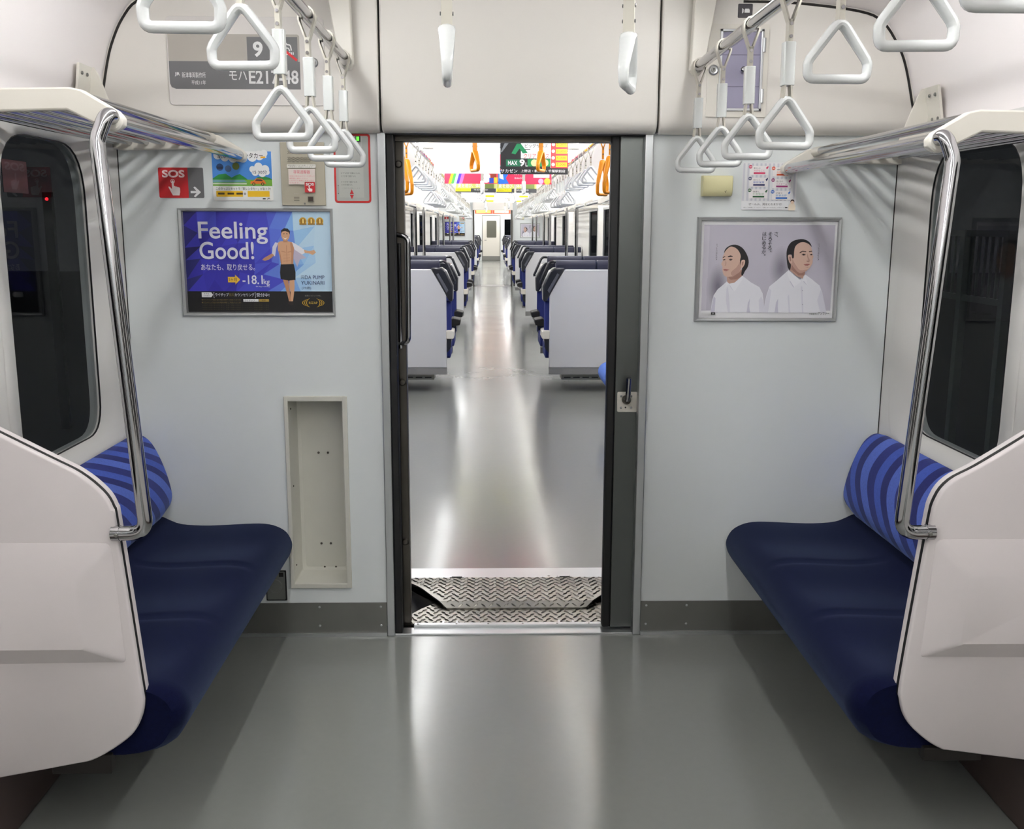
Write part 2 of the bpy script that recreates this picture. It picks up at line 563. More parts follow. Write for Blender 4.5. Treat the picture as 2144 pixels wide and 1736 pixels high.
WY0, WY1, WZ0, WZ1 = -0.765, -0.205, 0.815, 1.735     # glass outline
def side_wall(s):
    nm = 'left' if s < 0 else 'right'
    # surround outline on the wall and glass outline, both rounded, same point count
    n = 7
    so = rounded([(-0.90, 0.755), (-0.075, 0.755), (-0.075, 1.79), (-0.90, 1.79)], [0.15, 0.15, 0.16, 0.16], n)
    gi = rounded([(WY0, WZ0), (WY1, WZ0), (WY1, WZ1), (WY0, WZ1)], [0.11, 0.11, 0.17, 0.17], n)
    wallp = [(YB, 0.0), (0.0, 0.0), (0.0, 1.80), (YB, 1.80)]
    # wall face with a hole: bridge outer rectangle to surround outline with triangle_fill
    bm = bmesh.new()
    def loop(pts, x):
        vs = [bm.verts.new((x, p[0], p[1])) for p in pts]
        return vs, [bm.edges.new((vs[i], vs[(i + 1) % len(vs)])) for i in range(len(vs))]
    v1, e1 = loop(wallp, s * HW)
    v2, e2 = loop(so, s * HW)
    bmesh.ops.triangle_fill(bm, use_beauty=True, edges=e1 + e2)
    me = bpy.data.meshes.new('wall_' + nm); bm.to_mesh(me); bm.free()
    me.materials.append(SIDEW)
    o = bpy.data.objects.new('wall_' + nm, me); COL.objects.link(o)
    struct(o, 'white side wall under the luggage rack')
    sld = o.modifiers.new('thick', 'SOLIDIFY'); sld.thickness = 0.004; sld.offset = 0
    w = thing('window_' + ('1' if s < 0 else '2'), 'dark night window beside the ' + ('SOS sign' if s < 0 else 'sticker poster'), None, kind='structure')
    mid = [(a[0] * 0.45 + b[0] * 0.55, a[1] * 0.45 + b[1] * 0.55) for a, b in zip(so, gi)]
    big = [(-0.4875 + (p[0] + 0.4875) * 1.012, 1.2725 + (p[1] - 1.2725) * 1.010) for p in so]
    rings = [[(s * (HW - 0.0028), p[0], p[1]) for p in big], [(s * (HW - 0.0040), p[0], p[1]) for p in so],
             [(s * (HW + 0.016), p[0], p[1]) for p in mid], [(s * (HW + 0.034), p[0], p[1]) for p in gi], [(s * (HW + 0.07), p[0], p[1]) for p in gi]]
    MB().loft(rings, True, False).build('window_surround', SIDEW, w, ang=60)
    g2 = [(p[0], p[1]) for p in gi]
    MB().tube([(s * (HW + 0.036), p[0], p[1]) for p in g2], 0.003, 6, closed=True).build('gasket', BLACK, w)
    MB().ngon([(s * (HW + 0.045), p[0], p[1]) for p in g2]).build('pane', GLASS, w, smooth=False)
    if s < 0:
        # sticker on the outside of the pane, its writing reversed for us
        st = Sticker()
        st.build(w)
    return o
side_wall(-1); side_wall(1)
# dark door and bench windows behind the viewer
wno = 40
for s in (-1, 1):
    for a, b, z0, z1 in ((-2.05, -1.50, 0.80, 1.70), (-2.70, -2.15, 0.80, 1.70), (-4.6, -3.2, 0.82, 1.73), (-6.4, -5.0, 0.82, 1.73)):
        o = thing('window_%d' % wno, 'dark night window further back in the near carriage', None, kind='structure'); wno += 1
        MB().prism(rrect(a, z0, b, z1, 0.08), 'x', s * (HW - 0.012), s * (HW - 0.004)).build('pane', mat('black_pane', (10, 11, 13), 0.05), o, smooth=False)
        MB().tube([(s * (HW - 0.008), p[0], p[1]) for p in rrect(a, z0, b, z1, 0.08)], 0.008, 6, closed=True).build('gasket', BLACK, o)
struct(MB().box(-1.5, 1.5, YB - 0.05, YB, -0.05, 2.4).build('wall_back', WALL, smooth=False), 'end wall behind the viewer')

# --- door trims, jambs, lintel, sliding door
struct(MB().box(-0.4525, -0.424, -0.012, 0.05, 0.0, 1.80).build('trim_5', ALU, smooth=False, bevel=0.003), 'aluminium door trim on the handle side')
struct(MB().box(0.4545, 0.483, -0.012, 0.05, 0.0, 1.80).build('trim_6', ALU, smooth=False, bevel=0.003), 'aluminium door trim by the sliding door')
struct(MB().box(-0.424, -0.398, 0.0, 0.06, 0.0, 1.80).build('trim_7', BLACK, smooth=False, bevel=0.004), 'black rubber seal strip of the door frame')
jamb = struct(MB().box(-0.402, -0.372, 0.08, 0.13, 0.0, 1.80).build('trim_8', STEELD, smooth=False, bevel=0.003), 'dark steel door jamb with bolts')
for z in (0.335, 0.935, 1.70):
    MB().lathe([(0.013, 0.0), (0.013, -0.004), (0.009, -0.009), (0.0001, -0.010)], (-0.388, 0.08, z), 'y', 12).build('bolt', STEELD, jamb)
struct(MB().box(-0.43, 0.48, 0.06, 0.12, 1.776, 1.86).build('trim_9', STEELD, smooth=False), 'dark steel lintel over the gangway door')
struct(MB().box(-0.43, 0.48, -0.01, 0.02, 1.792, 1.86).build('trim_10', BLACK, smooth=False), 'black seal under the header panel')

door = thing('door_1', 'brushed steel sliding gangway door, mostly slid open', None, kind='structure')
MB().box(0.376, 0.60, 0.035, 0.07, 0.012, 1.80).build('door_leaf', STEEL, door, smooth=False, bevel=0.003)
MB().box(0.345, 0.376, 0.032, 0.073, 0.012, 1.80).build('rubber_edge', BLACK, door, smooth=False, bevel=0.006)
hp = MB().prism(rrect(0.384, 0.834, 0.456, 0.907, 0.006), 'y', 0.0285, 0.035).build('handle_plate', WHITEP, door, bevel=0.001)
for dx in (0.398, 0.434):
    for dz in (0.850, 0.892):
        MB().lathe([(0.0045, 0), (0.004, -0.0015), (0.0001, -0.002)], (dx, 0.0285, dz), 'y', 10).build('screw', CHROME, hp)
MB().lathe([(0.016, 0.0), (0.016, -0.012), (0.012, -0.03), (0.011, -0.036), (0.0001, -0.037)], (0.416, 0.0285, 0.880), 'y', 20).build('spindle', STEELD, hp)
lv = [(0.416, 0.0, 0.880), (0.416, -0.008, 0.884), (0.4165, -0.018, 0.915), (0.4175, -0.024, 0.965), (0.418, -0.022, 0.968)]
MB().tube([(x, y, z) for x, y, z in lv], [0.009, 0.010, 0.0095, 0.0095, 0.004], 12).build('lever', CHROME, hp)
MB().lathe([(0.003, 0), (0.003, -0.001), (0.0001, -0.001)], (0.414, 0.0284, 0.851), 'y', 10).build('keyhole', BLACK, hp)

# --- gangway between the carriages
def bellow(s, nm):
    mb = MB()
    pts = []
    for k in range(9):
        y = 0.13 + 0.46 * k / 8
        pts.append((s * (0.50 + (0.035 if k % 2 else 0.0)), y))
    poly = pts + [(s * 0.62, 0.59), (s * 0.62, 0.13)]
    mb.prism(poly, 'z', -0.15, 1.95)
    return struct(mb.build(nm, BELLOWS, smooth=False), 'black rubber gangway bellows')
bellow(-1, 'wall_gangway_left'); bellow(1, 'wall_gangway_right')
struct(MB().box(-0.62, 0.62, 0.12, 0.6, 1.93, 1.98).build('ceiling_gangway', BELLOWS, smooth=False), 'black rubber roof of the gangway')
struct(MB().box(-0.62, 0.62, 0.03, 0.7, -0.16, -0.12).build('floor_gangway', BELLOWS, smooth=False), 'dark rubber under the gangway plates')
# outer shells that close the gangway at both ends
wall_with_holes('wall_gangway_near', (-1.35, 1.35, -0.16, 2.2), [(-0.402, 0.60, -0.05, 1.86), (NX0 - 0.03, NX1 + 0.03, NZ0 - 0.03, NZ1 + 0.03)], 0.075, 0.125, BLACK, 'dark inner face of the carriage end')

for i, (s, z) in enumerate(((-1, 0), (1, 0))):
    # curled rubber flap in the corner of the gangway floor
    x0, x1 = (-0.50, -0.27) if s < 0 else (0.27, 0.50)
    t = thing('rubber_flap', 'black rubber flap curling up beside the tread plates, ' + ('under the grab handle' if s < 0 else 'next to the sliding door'), 'rubber flap')
    rings = []
    for k in range(9):
        a = k / 8
        x = s * (0.50 - 0.24 * a)
        zz = 0.09 * (1 - a) ** 2 - 0.03 - 0.05 * a - (0.055 if s > 0 else 0.0)
        rings.append([(x, 0.20, zz), (x, 0.22, zz + 0.008), (x, 0.46, zz + 0.012), (x, 0.50, zz + 0.002), (x, 0.50, zz - 0.02), (x, 0.20, zz - 0.02)])
    MB().loft(rings).build('flap', BELLOWS, t)
    MB().tube([(r[1][0], 0.21, r[1][2] + 0.006) for r in rings], 0.008, 8).build('flap_bead', BLACK, t)

# ================================================================== THRESHOLD AND TREAD PLATES
struct(MB().box(-0.4525, 0.483, -0.004, 0.055, -0.02, 0.006).build('trim_11', ALU, smooth=False, bevel=0.002), 'aluminium door sill of the near carriage')
rail = tag(MB().box(-0.36, 0.36, 0.055, 0.078, 0.0, 0.016).build('sill_guide', ALU, smooth=False, bevel=0.002), 'narrow aluminium guide strip on the near door sill', 'sill strip')
for x in (-0.345, -0.2, -0.08, 0.05, 0.18, 0.30):
    MB().lathe([(0.004, 0.0), (0.0035, 0.0012), (0.0001, 0.0015)], (x, 0.064, 0.016), 'z', 8).build('screw', KICK, rail)

TREAD = mat('tread_plate_steel', (158, 156, 148), 0.34, 1.0, noise=0.12, nscale=12)
STUD = mat('tread_stud_steel', (190, 187, 178), 0.3, 1.0)
def stud_pattern(mb, inside, zfun, x0, x1, y0, y1):
    """rows of alternating lozenges as on checker plate"""
    px, py = 0.030, 0.024
    ny = int((y1 - y0) / py); nx = int((x1 - x0) / px)
    for j in range(ny + 1):
        for i in range(nx + 1):
            x = x0 + (i + (0.5 if j % 2 else 0.0)) * px
            y = y0 + (j + 0.5) * py
            if not inside(x, y): continue
            a = PI / 4.6 * (1 if (i + j) % 2 == 0 else -1)
            if j % 2: a = -a
            c, s_ = math.cos(a), math.sin(a)
            L, W_ = 0.0135, 0.0034
            def q(u, v, h):
                X = x + u * c - v * s_; Y = y + u * s_ + v * c
                return (X, Y, zfun(Y) + h)
            vs = [q(-L, 0, 0), q(0, -W_, 0), q(L, 0, 0), q(0, W_, 0), q(-L * .5, 0, 0.004), q(L * .5, 0, 0.004)]
            mb.add(vs, [(0, 1, 5, 4), (1, 2, 5), (2, 3, 5), (3, 0, 4, 5)])
def tread(name, poly, zfun, ysteps, label, hinge_y, hinge_x, up):
    t = thing(name, label, 'tread plate')
    # plate as strips in y so that it can be bent
    def xr(y):
        xs = []
        n = len(poly)
        for i in range(n):
            (xa, ya), (xb, yb) = poly[i], poly[(i + 1) % n]
            if (ya - y) * (yb - y) <= 0 and abs(ya - yb) > 1e-9:
                xs.append(xa + (xb - xa) * (y - ya) / (yb - ya))
        return min(xs), max(xs)
    rings = []
    for y in ysteps:
        a, b = xr(y); z = zfun(y)
        rings.append([(a, y, z), (b, y, z), (b, y, z - 0.006), (a, y, z - 0.006)])
    MB().loft(rings).build('plate', TREAD, t, ang=20)
    sb = MB()
    ys = (min(p[1] for p in poly), max(p[1] for p in poly))
    def inside(x, y):
        if not (ys[0] + 0.008 < y < ys[1] - 0.008): return False
        a, b = xr(y)
        return a + 0.016 < x < b - 0.016
    stud_pattern(sb, inside, zfun, min(p[0] for p in poly), max(p[0] for p in poly), ys[0], ys[1])
    o = sb.build('tread_studs', STUD, t, smooth=False); o['kind'] = 'stuff'
    for hx in hinge_x:
        for d in (-0.026, 0.026):
            MB().box(hx + d - 0.004, hx + d + 0.004, hinge_y - 0.014, hinge_y + 0.014, zfun(hinge_y) - 0.004, zfun(hinge_y) + 0.006).build('hinge_lug', ALU, t, smooth=False)
        MB().tube([(hx - 0.022, hinge_y, zfun(hinge_y) - 0.002), (hx + 0.022, hinge_y, zfun(hinge_y) - 0.002)], 0.006, 8).build('hinge_pin', DARK, t)
    return t
tread('tread_plate', [(-0.405, 0.085), (0.36, 0.085), (0.43, 0.21), (0.36, 0.31), (-0.28, 0.31), (-0.345, 0.235), (-0.405, 0.14)],
      lambda y: 0.008, [0.085, 0.14, 0.21, 0.235, 0.31], 'checkered steel tread plate hinged on the near door sill, lying underneath', 0.088, (-0.225, 0.215), True)
def z2(y):
    if y > 0.43: return 0.030 - (y - 0.43) * 0.10
    if y > 0.262: return 0.030
    return 0.030 - (0.262 - y) * 0.42
tread('tread_plate', [(-0.245, 0.226), (0.305, 0.226), (0.335, 0.262), (0.45, 0.43), (0.45, 0.565), (-0.43, 0.565), (-0.42, 0.50), (-0.35, 0.40), (-0.275, 0.262)],
      z2, [0.226, 0.262, 0.40, 0.43, 0.50, 0.565], 'checkered steel tread plate with cut corners hinged on the far door sill, lying on top', 0.568, (-0.215, 0.245), False)

# grab handle on the far carriage end, seen in the left of the doorway
gh = thing('gangway_handle', 'dark chrome bow-shaped grab handle inside the gangway', 'grab handle')
MB().tube(rounded([(-0.405, 0.070, 1.075), (-0.362, 0.060, 1.080), (-0.358, 0.060, 1.452), (-0.405, 0.070, 1.462)], 0.03, 6, closed=False), 0.0085, 12).build('bow', CHROME, gh)
MB().tube([(-0.392, 0.066, 1.06), (-0.390, 0.066, 1.43)], 0.006, 8).build('back_bar', CHROME, gh)

# ================================================================== SEATS, PARTITIONS, RACKS, POLES
SEAT_PROF = [(1.310, 0.455), (1.255, 0.462), (1.225, 0.450), (1.183, 0.434), (1.105, 0.428), (1.03, 0.430), (0.95, 0.434), (0.885, 0.434), (0.842, 0.424), (0.808, 0.402),
             (0.790, 0.366), (0.792, 0.336), (0.806, 0.305), (0.838, 0.272), (0.92, 0.252), (1.08, 0.255), (1.310, 0.27)]
BACK_PROF = [(1.318, 0.478), (1.248, 0.470), (1.218, 0.490), (1.203, 0.528), (1.207, 0.575), (1.222, 0.634), (1.243, 0.692), (1.268, 0.74), (1.296, 0.766), (1.318, 0.772)]
def bench(s, yend, label):
    b = thing('bench_seat', label, 'bench')
    prof = catmull(SEAT_PROF[:-1], 3, closed=False) + [SEAT_PROF[-1]]
    rings = []
    L = abs(yend) - 0.012
    N = 61
    for k in range(N):
        t = k / (N - 1)
        y = -0.012 - L * t
        ph = (t * 3) % 1.0
        # three shallow buckets separated by thin creases
        dip = -0.013 * math.sin(PI * ph) ** 2
        d = min(ph, 1 - ph)
        crease = -0.008 * math.exp(-(d * L / 3 / 0.007) ** 2) if 0.05 < t < 0.95 else 0
        ring = []
        e = max(0.0, (t - 0.965) / 0.035)          # rounded end
        sh = 1 - 0.10 * e * e
        for x, z in prof:
            wgt = max(0.0, min(1.0, (z - 0.40) / 0.03)) * max(0.0, min(1.0, (1.22 - x) / 0.1)) * max(0.0, min(1.0, (x - 0.80) / 0.08))
            zc, xc = 0.36, 1.05
            ring.append((s * (xc + (x - xc) * sh), y, zc + (z - zc) * sh + (dip + crease) * wgt))
        rings.append(ring)
    MB().loft(rings).build('seat_cushion', NAVY, b, ang=50)
    prof = catmull(BACK_PROF, 3, closed=False)
    rings = []
    for k in range(15):
        t = k / 14
        y = -0.012 - (L - 0.02) * t
        e = max(0.0, 1 - t / 0.07); e2 = max(0.0, (t - 0.93) / 0.07)
        q = 1 - 0.06 * max(e, e2) ** 2
        rings.append([(s * (1.318 + (x - 1.318) * q), y, 0.62 + (z - 0.62) * q) for x, z in prof])
    MB().loft(rings).build('backrest', stripe_mat('stripe_moquette_%s' % ('a' if s < 0 else 'b'), s), b, ang=60)
    MB().box(s * 0.98, s * 1.31, -0.012, yend + 0.03, 0.225, 0.262).build('seat_pan', DARK, b, smooth=False)
    return b
bench(-1, -1.305, 'navy bench seat with wavy striped back under the SOS sign')
bench(1, -1.305, 'navy bench seat with wavy striped back under the two-men poster')

for s, lab in ((-1, 'SOS sign side'), (1, 'cream box side')):
    o = MB().prism([(1.32, 0.0), (1.255, 0.0), (1.25, 0.02), (1.255, 0.20), (1.32, 0.22)], 'y', YB + 0.5, -0.02)
    o.v = [(s * x, y, z) for x, y, z in o.v]
    tag(o.build('heater_box', BROWNBOX, bevel=0.004), 'dark brown heater box along the floor under the bench on the ' + lab, 'heater')

PART_L = [(1.322, 1.134), (1.255, 1.098), (1.141, 1.036), (1.042, 0.983), (0.98, 0.949), (0.933, 0.907), (0.913, 0.87), (0.906, 0.821), (0.877, 0.468), (0.873, 0.401), (0.888, 0.351), (0.917, 0.314), (0.991, 0.266), (1.06, 0.249), (1.322, 0.200)]
PART_R = [(1.322, 1.153), (1.247, 1.105), (1.12, 1.021), (1.025, 0.96), (0.967, 0.927), (0.937, 0.884), (0.924, 0.806), (0.89, 0.455), (0.891, 0.396), (0.909, 0.345), (0.948, 0.304), (0.995, 0.273), (1.042, 0.264), (1.322, 0.224)]
def partition(s, prof, label):
    p = thing('seat_partition', label, 'partition')
    out = catmull(prof, 4, closed=False)
    def inset(d):
        c = []
        for i, (x, z) in enumerate(out):
            a = out[max(0, i - 1)]; b = out[min(len(out) - 1, i + 1)]
            tx, tz = b[0] - a[0], b[1] - a[1]; l = math.hypot(tx, tz) or 1
            nx, nz = -tz / l, tx / l
            if 0 < i < len(out) - 1: c.append((x + nx * d, z + nz * d))
            else: c.append((x, z + (-d if i == 0 else d)))
        return c
    # inset must move inwards: check on an aisle-side point
    sg = 1 if inset(0.01)[len(out) // 2][0] > out[len(out) // 2][0] else -1
    def slab(y0, y1, d, m, nm, r=0.006):
        rings = [[(s * x, y0, z) for x, z in inset(sg * (d + r))], [(s * x, y0 + r * 0.35, z) for x, z in inset(sg * (d + r * 0.35))], [(s * x, y0 + r, z) for x, z in inset(sg * d)], [(s * x, y1, z) for x, z in inset(sg * d)]]
        return MB().loft(rings).build(nm, m, p, ang=60)
    fr = slab(-1.330, -1.316, 0.0, PLASTIC, 'front_shell', 0.005)
    slab(-1.316, -1.300, 0.0015, BLACK, 'rubber_gap', 0.0005)
    slab(-1.300, -1.284, 0.0, PLASTIC, 'rear_shell', 0.002)
    # raised boss on the aisle face
    e = 0.0 if s < 0 else 0.022
    base = [(0.916 + e, 0.794), (1.315, 0.794), (1.315, 0.501), (0.902 + e, 0.505)]
    top = [(0.985 + e, 0.720), (1.315, 0.720), (1.315, 0.554), (0.977 + e, 0.554)]
    rings = [[(s * x, -1.329, z) for x, z in rounded(base, [0.02, 0, 0, 0.01], 4)], [(s * x, -1.368, z) for x, z in rounded(top, [0.018, 0, 0, 0.012], 4)]]
    n = min(len(rings[0]), len(rings[1]))
    MB().loft(rings).build('raised_panel', PLASTIC, p, bevel=0.004, ang=30)
    return p
partition(-1, PART_L, 'white seat end partition on the SOS sign side, in front of the bench')
partition(1, PART_R, 'white seat end partition on the two-men poster side, in front of the bench')
for s in (-1, 1):
    mb = MB().box(s * 0.96, s * 1.10, -1.32, -1.29, 0.222 if s < 0 else 0.236, 0.27)
    tag(mb.build('partition_bracket', DARK, smooth=False, bevel=0.003), 'small dark bracket under the seat partition on the ' + ('SOS sign side' if s < 0 else 'two-men poster side'), 'bracket')

def rack(s, dx, dz, label):
    r = thing('luggage_rack', label, 'luggage rack')
    ARM = [(1.335, 1.790), (1.159, 1.786), (1.0, 1.789), (0.975, 1.784), (0.902, 1.741), (0.889, 1.726), (0.891, 1.708), (0.908, 1.699), (0.925, 1.701), (1.008, 1.742), (1.163, 1.738), (1.30, 1.735), (1.335, 1.742)]
    A = [(x + dx, z + dz) for x, z in ARM]
    A[0] = (1.34, A[0][1]); A[-1] = (1.34, A[-1][1])
    NX_, NZ_ = -0.026, -0.010                     # the rack narrows a little towards the partition
    for nm, y0, y1, ax, az in (('end_arm', -1.235, -1.205, NX_, NZ_), ('wall_arm', -0.034, -0.002, 0, 0)):
        Q = [(x + (ax if x < 1.33 else 0), z + az) for x, z in A]
        MB().prism([(s * x, z) for x, z in Q], 'y', y0, y1).build(nm, WHITEP, r, bevel=0.004, ang=30)
    def rod(x, z, rad, nm, y0=-1.21, y1=-0.03):
        MB().tube([(s * (x + dx + NX_), y0, z + dz + NZ_), (s * (x + dx), y1, z + dz)], rad, 14).build(nm, CHROME, r)
    rod(0.910, 1.720, 0.0165, 'front_rail', -1.22, -0.03)
    rod(0.998, 1.776, 0.0125, 'upper_rail')
    for x in (1.052, 1.106, 1.160, 1.215, 1.270, 1.312):
        rod(x, 1.760, 0.0095, 'shelf_rod')
    # white ferrule where the upper rail meets the wall arm
    MB().tube([(s * (0.998 + dx), -0.10, 1.776 + dz), (s * (0.998 + dx), -0.03, 1.776 + dz)], [0.014, 0.016], 14).build('ferrule', WHITEP, r)
    MB().lathe([(0.020, -1.247), (0.024, -1.242), (0.024, -1.230), (0.020, -1.225)], (s * (0.910 + dx + NX_), 0, 1.720 + dz + NZ_), 'y', 18).build('rail_collar', WHITEP, r)
    # gusset bracket on the curved upper wall
    gz = 0.0 if s < 0 else -0.048
    g = MB().prism([(s * 1.322, 1.972 + gz), (s * 1.304, 1.972 + gz), (s * 1.290, 1.945 + gz), (s * 1.232, 1.775 + dz), (s * 1.335, 1.775 + dz)], 'y', -0.208, -0.200)
    g.build('gusset', WHITEP, r, smooth=False, bevel=0.002)
    fl = MB().prism([(s * 1.312, 1.972 + gz), (s * 1.320, 1.972 + gz), (s * 1.342, 1.80), (s * 1.334, 1.80)], 'y', -0.300, -0.205).build('flange', WHITEP, r, smooth=False)
    for y in (-0.280, -0.240):
        for z, x in ((1.945 + gz, 1.314), (1.825, 1.329)):
            MB().lathe([(0.006, 0.0), (0.005, -0.003 * s), (0.0001, -0.004 * s)], (s * x, y, z), 'x', 8).build('screw', KICK, fl)
    return r
rack(-1, 0.0, 0.0, 'chrome luggage rack with white arms above the SOS sign')
rack(1, 0.030, -0.036, 'chrome luggage rack with white arms above the sticker poster')

def pole(s, pts, label):
    p = thing('grab_pole', label, 'grab pole')
    pts = [(s * x, y, z) for x, y, z in pts]
    path = rounded(pts, [0, 0.05, 0.06, 0.045, 0], 8, closed=False)
    MB().tube(path, 0.0165, 16).build('tube', CHROME, p)
    ex, ey, ez = pts[-1]
    MB().tube([(ex - s * 0.014, ey, ez), (ex + s * 0.004, ey, ez)], 0.0178, 14).build('end_socket', CHROME, p)
    MB().lathe([(0.005, -0.0175), (0.004, -0.0195), (0.0001, -0.020)], (ex - s * 0.01, ey, ez), 'y', 8).build('screw', KICK, p)
    return p
pole(-1, [(0.882, -1.225, 1.712), (0.882, -1.275, 1.722), (0.903, -1.285, 1.665), (0.840, -1.325, 0.812), (0.912, -1.325, 0.812)], 'bent chrome grab pole between rack and partition on the SOS sign side')
pole(1, [(0.912, -1.225, 1.676), (0.912, -1.275, 1.686), (0.928, -1.285, 1.635), (0.860, -1.325, 0.806), (0.932, -1.325, 0.808)], 'bent chrome grab pole between rack and partition on the two-men poster side')
# ================================================================== HAND RAILS AND HANGING STRAPS
RZ = 2.012
def ring_path(w=0.0585, h=0.110, k=1.0):
    pts = [(0, 0), (w * 0.93, -h * 0.66), (w, -h * 0.74), (w * 0.985, -h), (-w * 0.985, -h), (-w, -h * 0.74), (-w * 0.93, -h * 0.66)]
    r = [0.016, 0.012, 0.012, 0.020, 0.020, 0.012, 0.012]
    return [(x, 0, z) for x, z in rounded(pts, r, 5)]
def make_strap(name, long, ringm, label, cat='strap handle', ringh=0.110):
    """hangs from the rail axis at the origin; ring in the XZ plane"""
    t = thing(name, label, cat)
    bw = 0.0115
    def band(path, m, nm, w=bw, th=0.0022):
        mb = MB()
        rings = []
        P = [Vector(p) for p in path]
        for i, p in enumerate(P):
            d = (P[min(i + 1, len(P) - 1)] - P[max(i - 1, 0)]).normalized()
            nn = Vector((d.z, 0, -d.x)) * th
            rings.append([tuple(p + nn + Vector((0, -w, 0))), tuple(p + nn + Vector((0, w, 0))), tuple(p - nn + Vector((0, w, 0))), tuple(p - nn + Vector((0, -w, 0)))])
        mb.loft(rings)
        return mb.build(nm, m, t, ang=50)
    # loop over the rail
    lo = [(-0.004, 0, -0.058), (-0.0195, 0, -0.014)] + [(-0.020 * math.cos(a), 0, 0.020 * math.sin(a)) for a in [k * PI / 6 for k in range(7)]] + [(0.0195, 0, -0.014), (0.004, 0, -0.058)]
    band(lo, STRAP, 'loop')
    if long:
        z1, z2, z3 = -0.102, -0.196, -0.222
    else:
        z1, z2, z3 = -0.105, None, -0.130
    if long:
        band([(0, 0, -0.054), (0, 0, z1)], STRAP, 'stitched_band', bw, 0.0055)
        for z in (-0.064, -0.091):
            MB().lathe([(0.004, -0.014), (0.004, 0.014)], (0, 0, z), 'y', 8).build('rivet', CHROME, t)
        MB().prism(rrect(-0.0135, -0.0135, 0.0135, 0.0135, 0.005, 4), 'z', z2, z1).build('sleeve', SLEEVE, t, bevel=0.0012)
        band([(-0.006, 0, z2 + 0.01), (-0.011, 0, z3 - 0.012)], STRAP, 'ring_loop')
        band([(0.006, 0, z2 + 0.01), (0.011, 0, z3 - 0.012)], STRAP, 'ring_loop')
    else:
        band([(0, 0, -0.054), (0, 0, z3 + 0.004)], STRAP, 'stitched_band', bw, 0.0055)
        for z in (-0.068, -0.098):
            MB().lathe([(0.004, -0.014), (0.004, 0.014)], (0, 0, z), 'y', 8).build('rivet', CHROME, t)
    zt = z3 + (0.004 if long else 0.012)
    P = [(x, y, z + zt) for x, y, z in ring_path(0.0585, ringh)]
    MB().tube(P, 0.0092, 12, closed=True, flat=[(0.0100 + 0.0085 * max(0.0, 1 - (zt - q[2]) / ringh) ** 1.3) / 0.0092 if q[2] < zt else 2.0 for q in P], up=(0, 1, 0)).build('ring', ringm, t)
    return t

def rail_set(s, x, zr, y0, y1, label, arm=True):
    r = thing('hand_rail', label, 'hand rail')
    MB().tube([(x, y0, zr), (x, y1, zr)], 0.0165, 16).build('rail', CHROME, r)
    if arm:
        # white support arm curving down from the ceiling next to the end wall
        A = [(x + s * 0.060, 2.225), (x - s * 0.014, 2.225), (x - s * 0.022, zr - 0.008), (x - s * 0.010, zr - 0.024), (x + s * 0.010, zr - 0.024), (x + s * 0.022, zr - 0.008)]
        MB().prism(A, 'y', y1 - 0.006, y1 + 0.030).build('support_arm', WHITEP, r, bevel=0.004)
        MB().lathe([(0.020, y1 - 0.012), (0.023, y1 - 0.008), (0.023, y1)], (x, 0, zr), 'y', 16).build('rail_cup', WHITEP, r)
    return r
XL, XR = -0.532, 0.600
rail_set(-1, XL, RZ - 0.004, YB + 0.3, -0.115, 'chrome hand rail with white support arm by the car number plate')
rail_set(1, XR, RZ - 0.014, YB + 0.3, -0.115, 'chrome hand rail with white support arm by the glazed hatch')

long0 = make_strap('hanging_strap', True, RING, 'x')
short0 = make_strap('hanging_strap', False, RING, 'x')
used = {id(long0): False, id(short0): False}
def place(proto, loc, rz, label, group, tilt=(0, 0), cat=None):
    if not used.get(id(proto)):
        used[id(proto)] = True; o = proto
    else:
        o = dup(proto)
    o.location = loc; o.rotation_euler = (tilt[0], tilt[1], rz)
    o['label'] = label
    if group: o['group'] = group
    elif 'group' in o: del o['group']
    return o
GL = 'white strap handles of the near carriage'
LS = [(-0.205, 1), (-0.515, 1), (-0.825, 1), (-1.185, 1), (-1.53, 0), (-1.89, 0)]
RS = [(-0.160, 1), (-0.49, 1), (-0.795, 1), (-1.14, 1), (-1.475, 0), (-1.83, 0), (-2.125, 0)]
for side, X, zr, L in (('number plate', XL, RZ - 0.004, LS), ('glazed hatch', XR, RZ - 0.014, RS)):
    for i, (y, lg) in enumerate(L):
        rnd = random.uniform(-0.05, 0.05)
        place(long0 if lg else short0, (X, y, zr), rnd, '%s white strap from the end wall, hand rail by the %s' % (ORD[i], side), GL, (random.uniform(-0.03, 0.03), random.uniform(-0.012, 0.012)))
# cross rail over the vestibule with two straps seen edge-on
cr = thing('cross_rail', 'chrome cross rail between the two hand rails of the near carriage', 'hand rail')
MB().tube([(XL, -1.33, RZ), (XR, -1.33, RZ)], 0.014, 12).build('rail', CHROME, cr)
place(short0, (-0.160, -1.33, RZ), PI / 2 + 0.03, 'white strap handle seen edge-on before the header, on the car number plate side', GL)
place(short0, (0.213, -1.33, RZ - 0.012), PI / 2 - 0.28, 'white strap handle seen nearly edge-on before the header, on the glazed hatch side', GL)

# ================================================================== SIGNS AND FITTINGS ON THE END WALL
def plate(name, label, cat, x0, x1, z0, z1, yback, th, m, r=0.008, bevel=0.001):
    t = thing(name, label, cat)
    MB().prism(rrect(x0, z0, x1, z1, r), 'y', yback - th, yback).build('plate', m, t, bevel=bevel)
    return t
WHITE = (236, 236, 236)
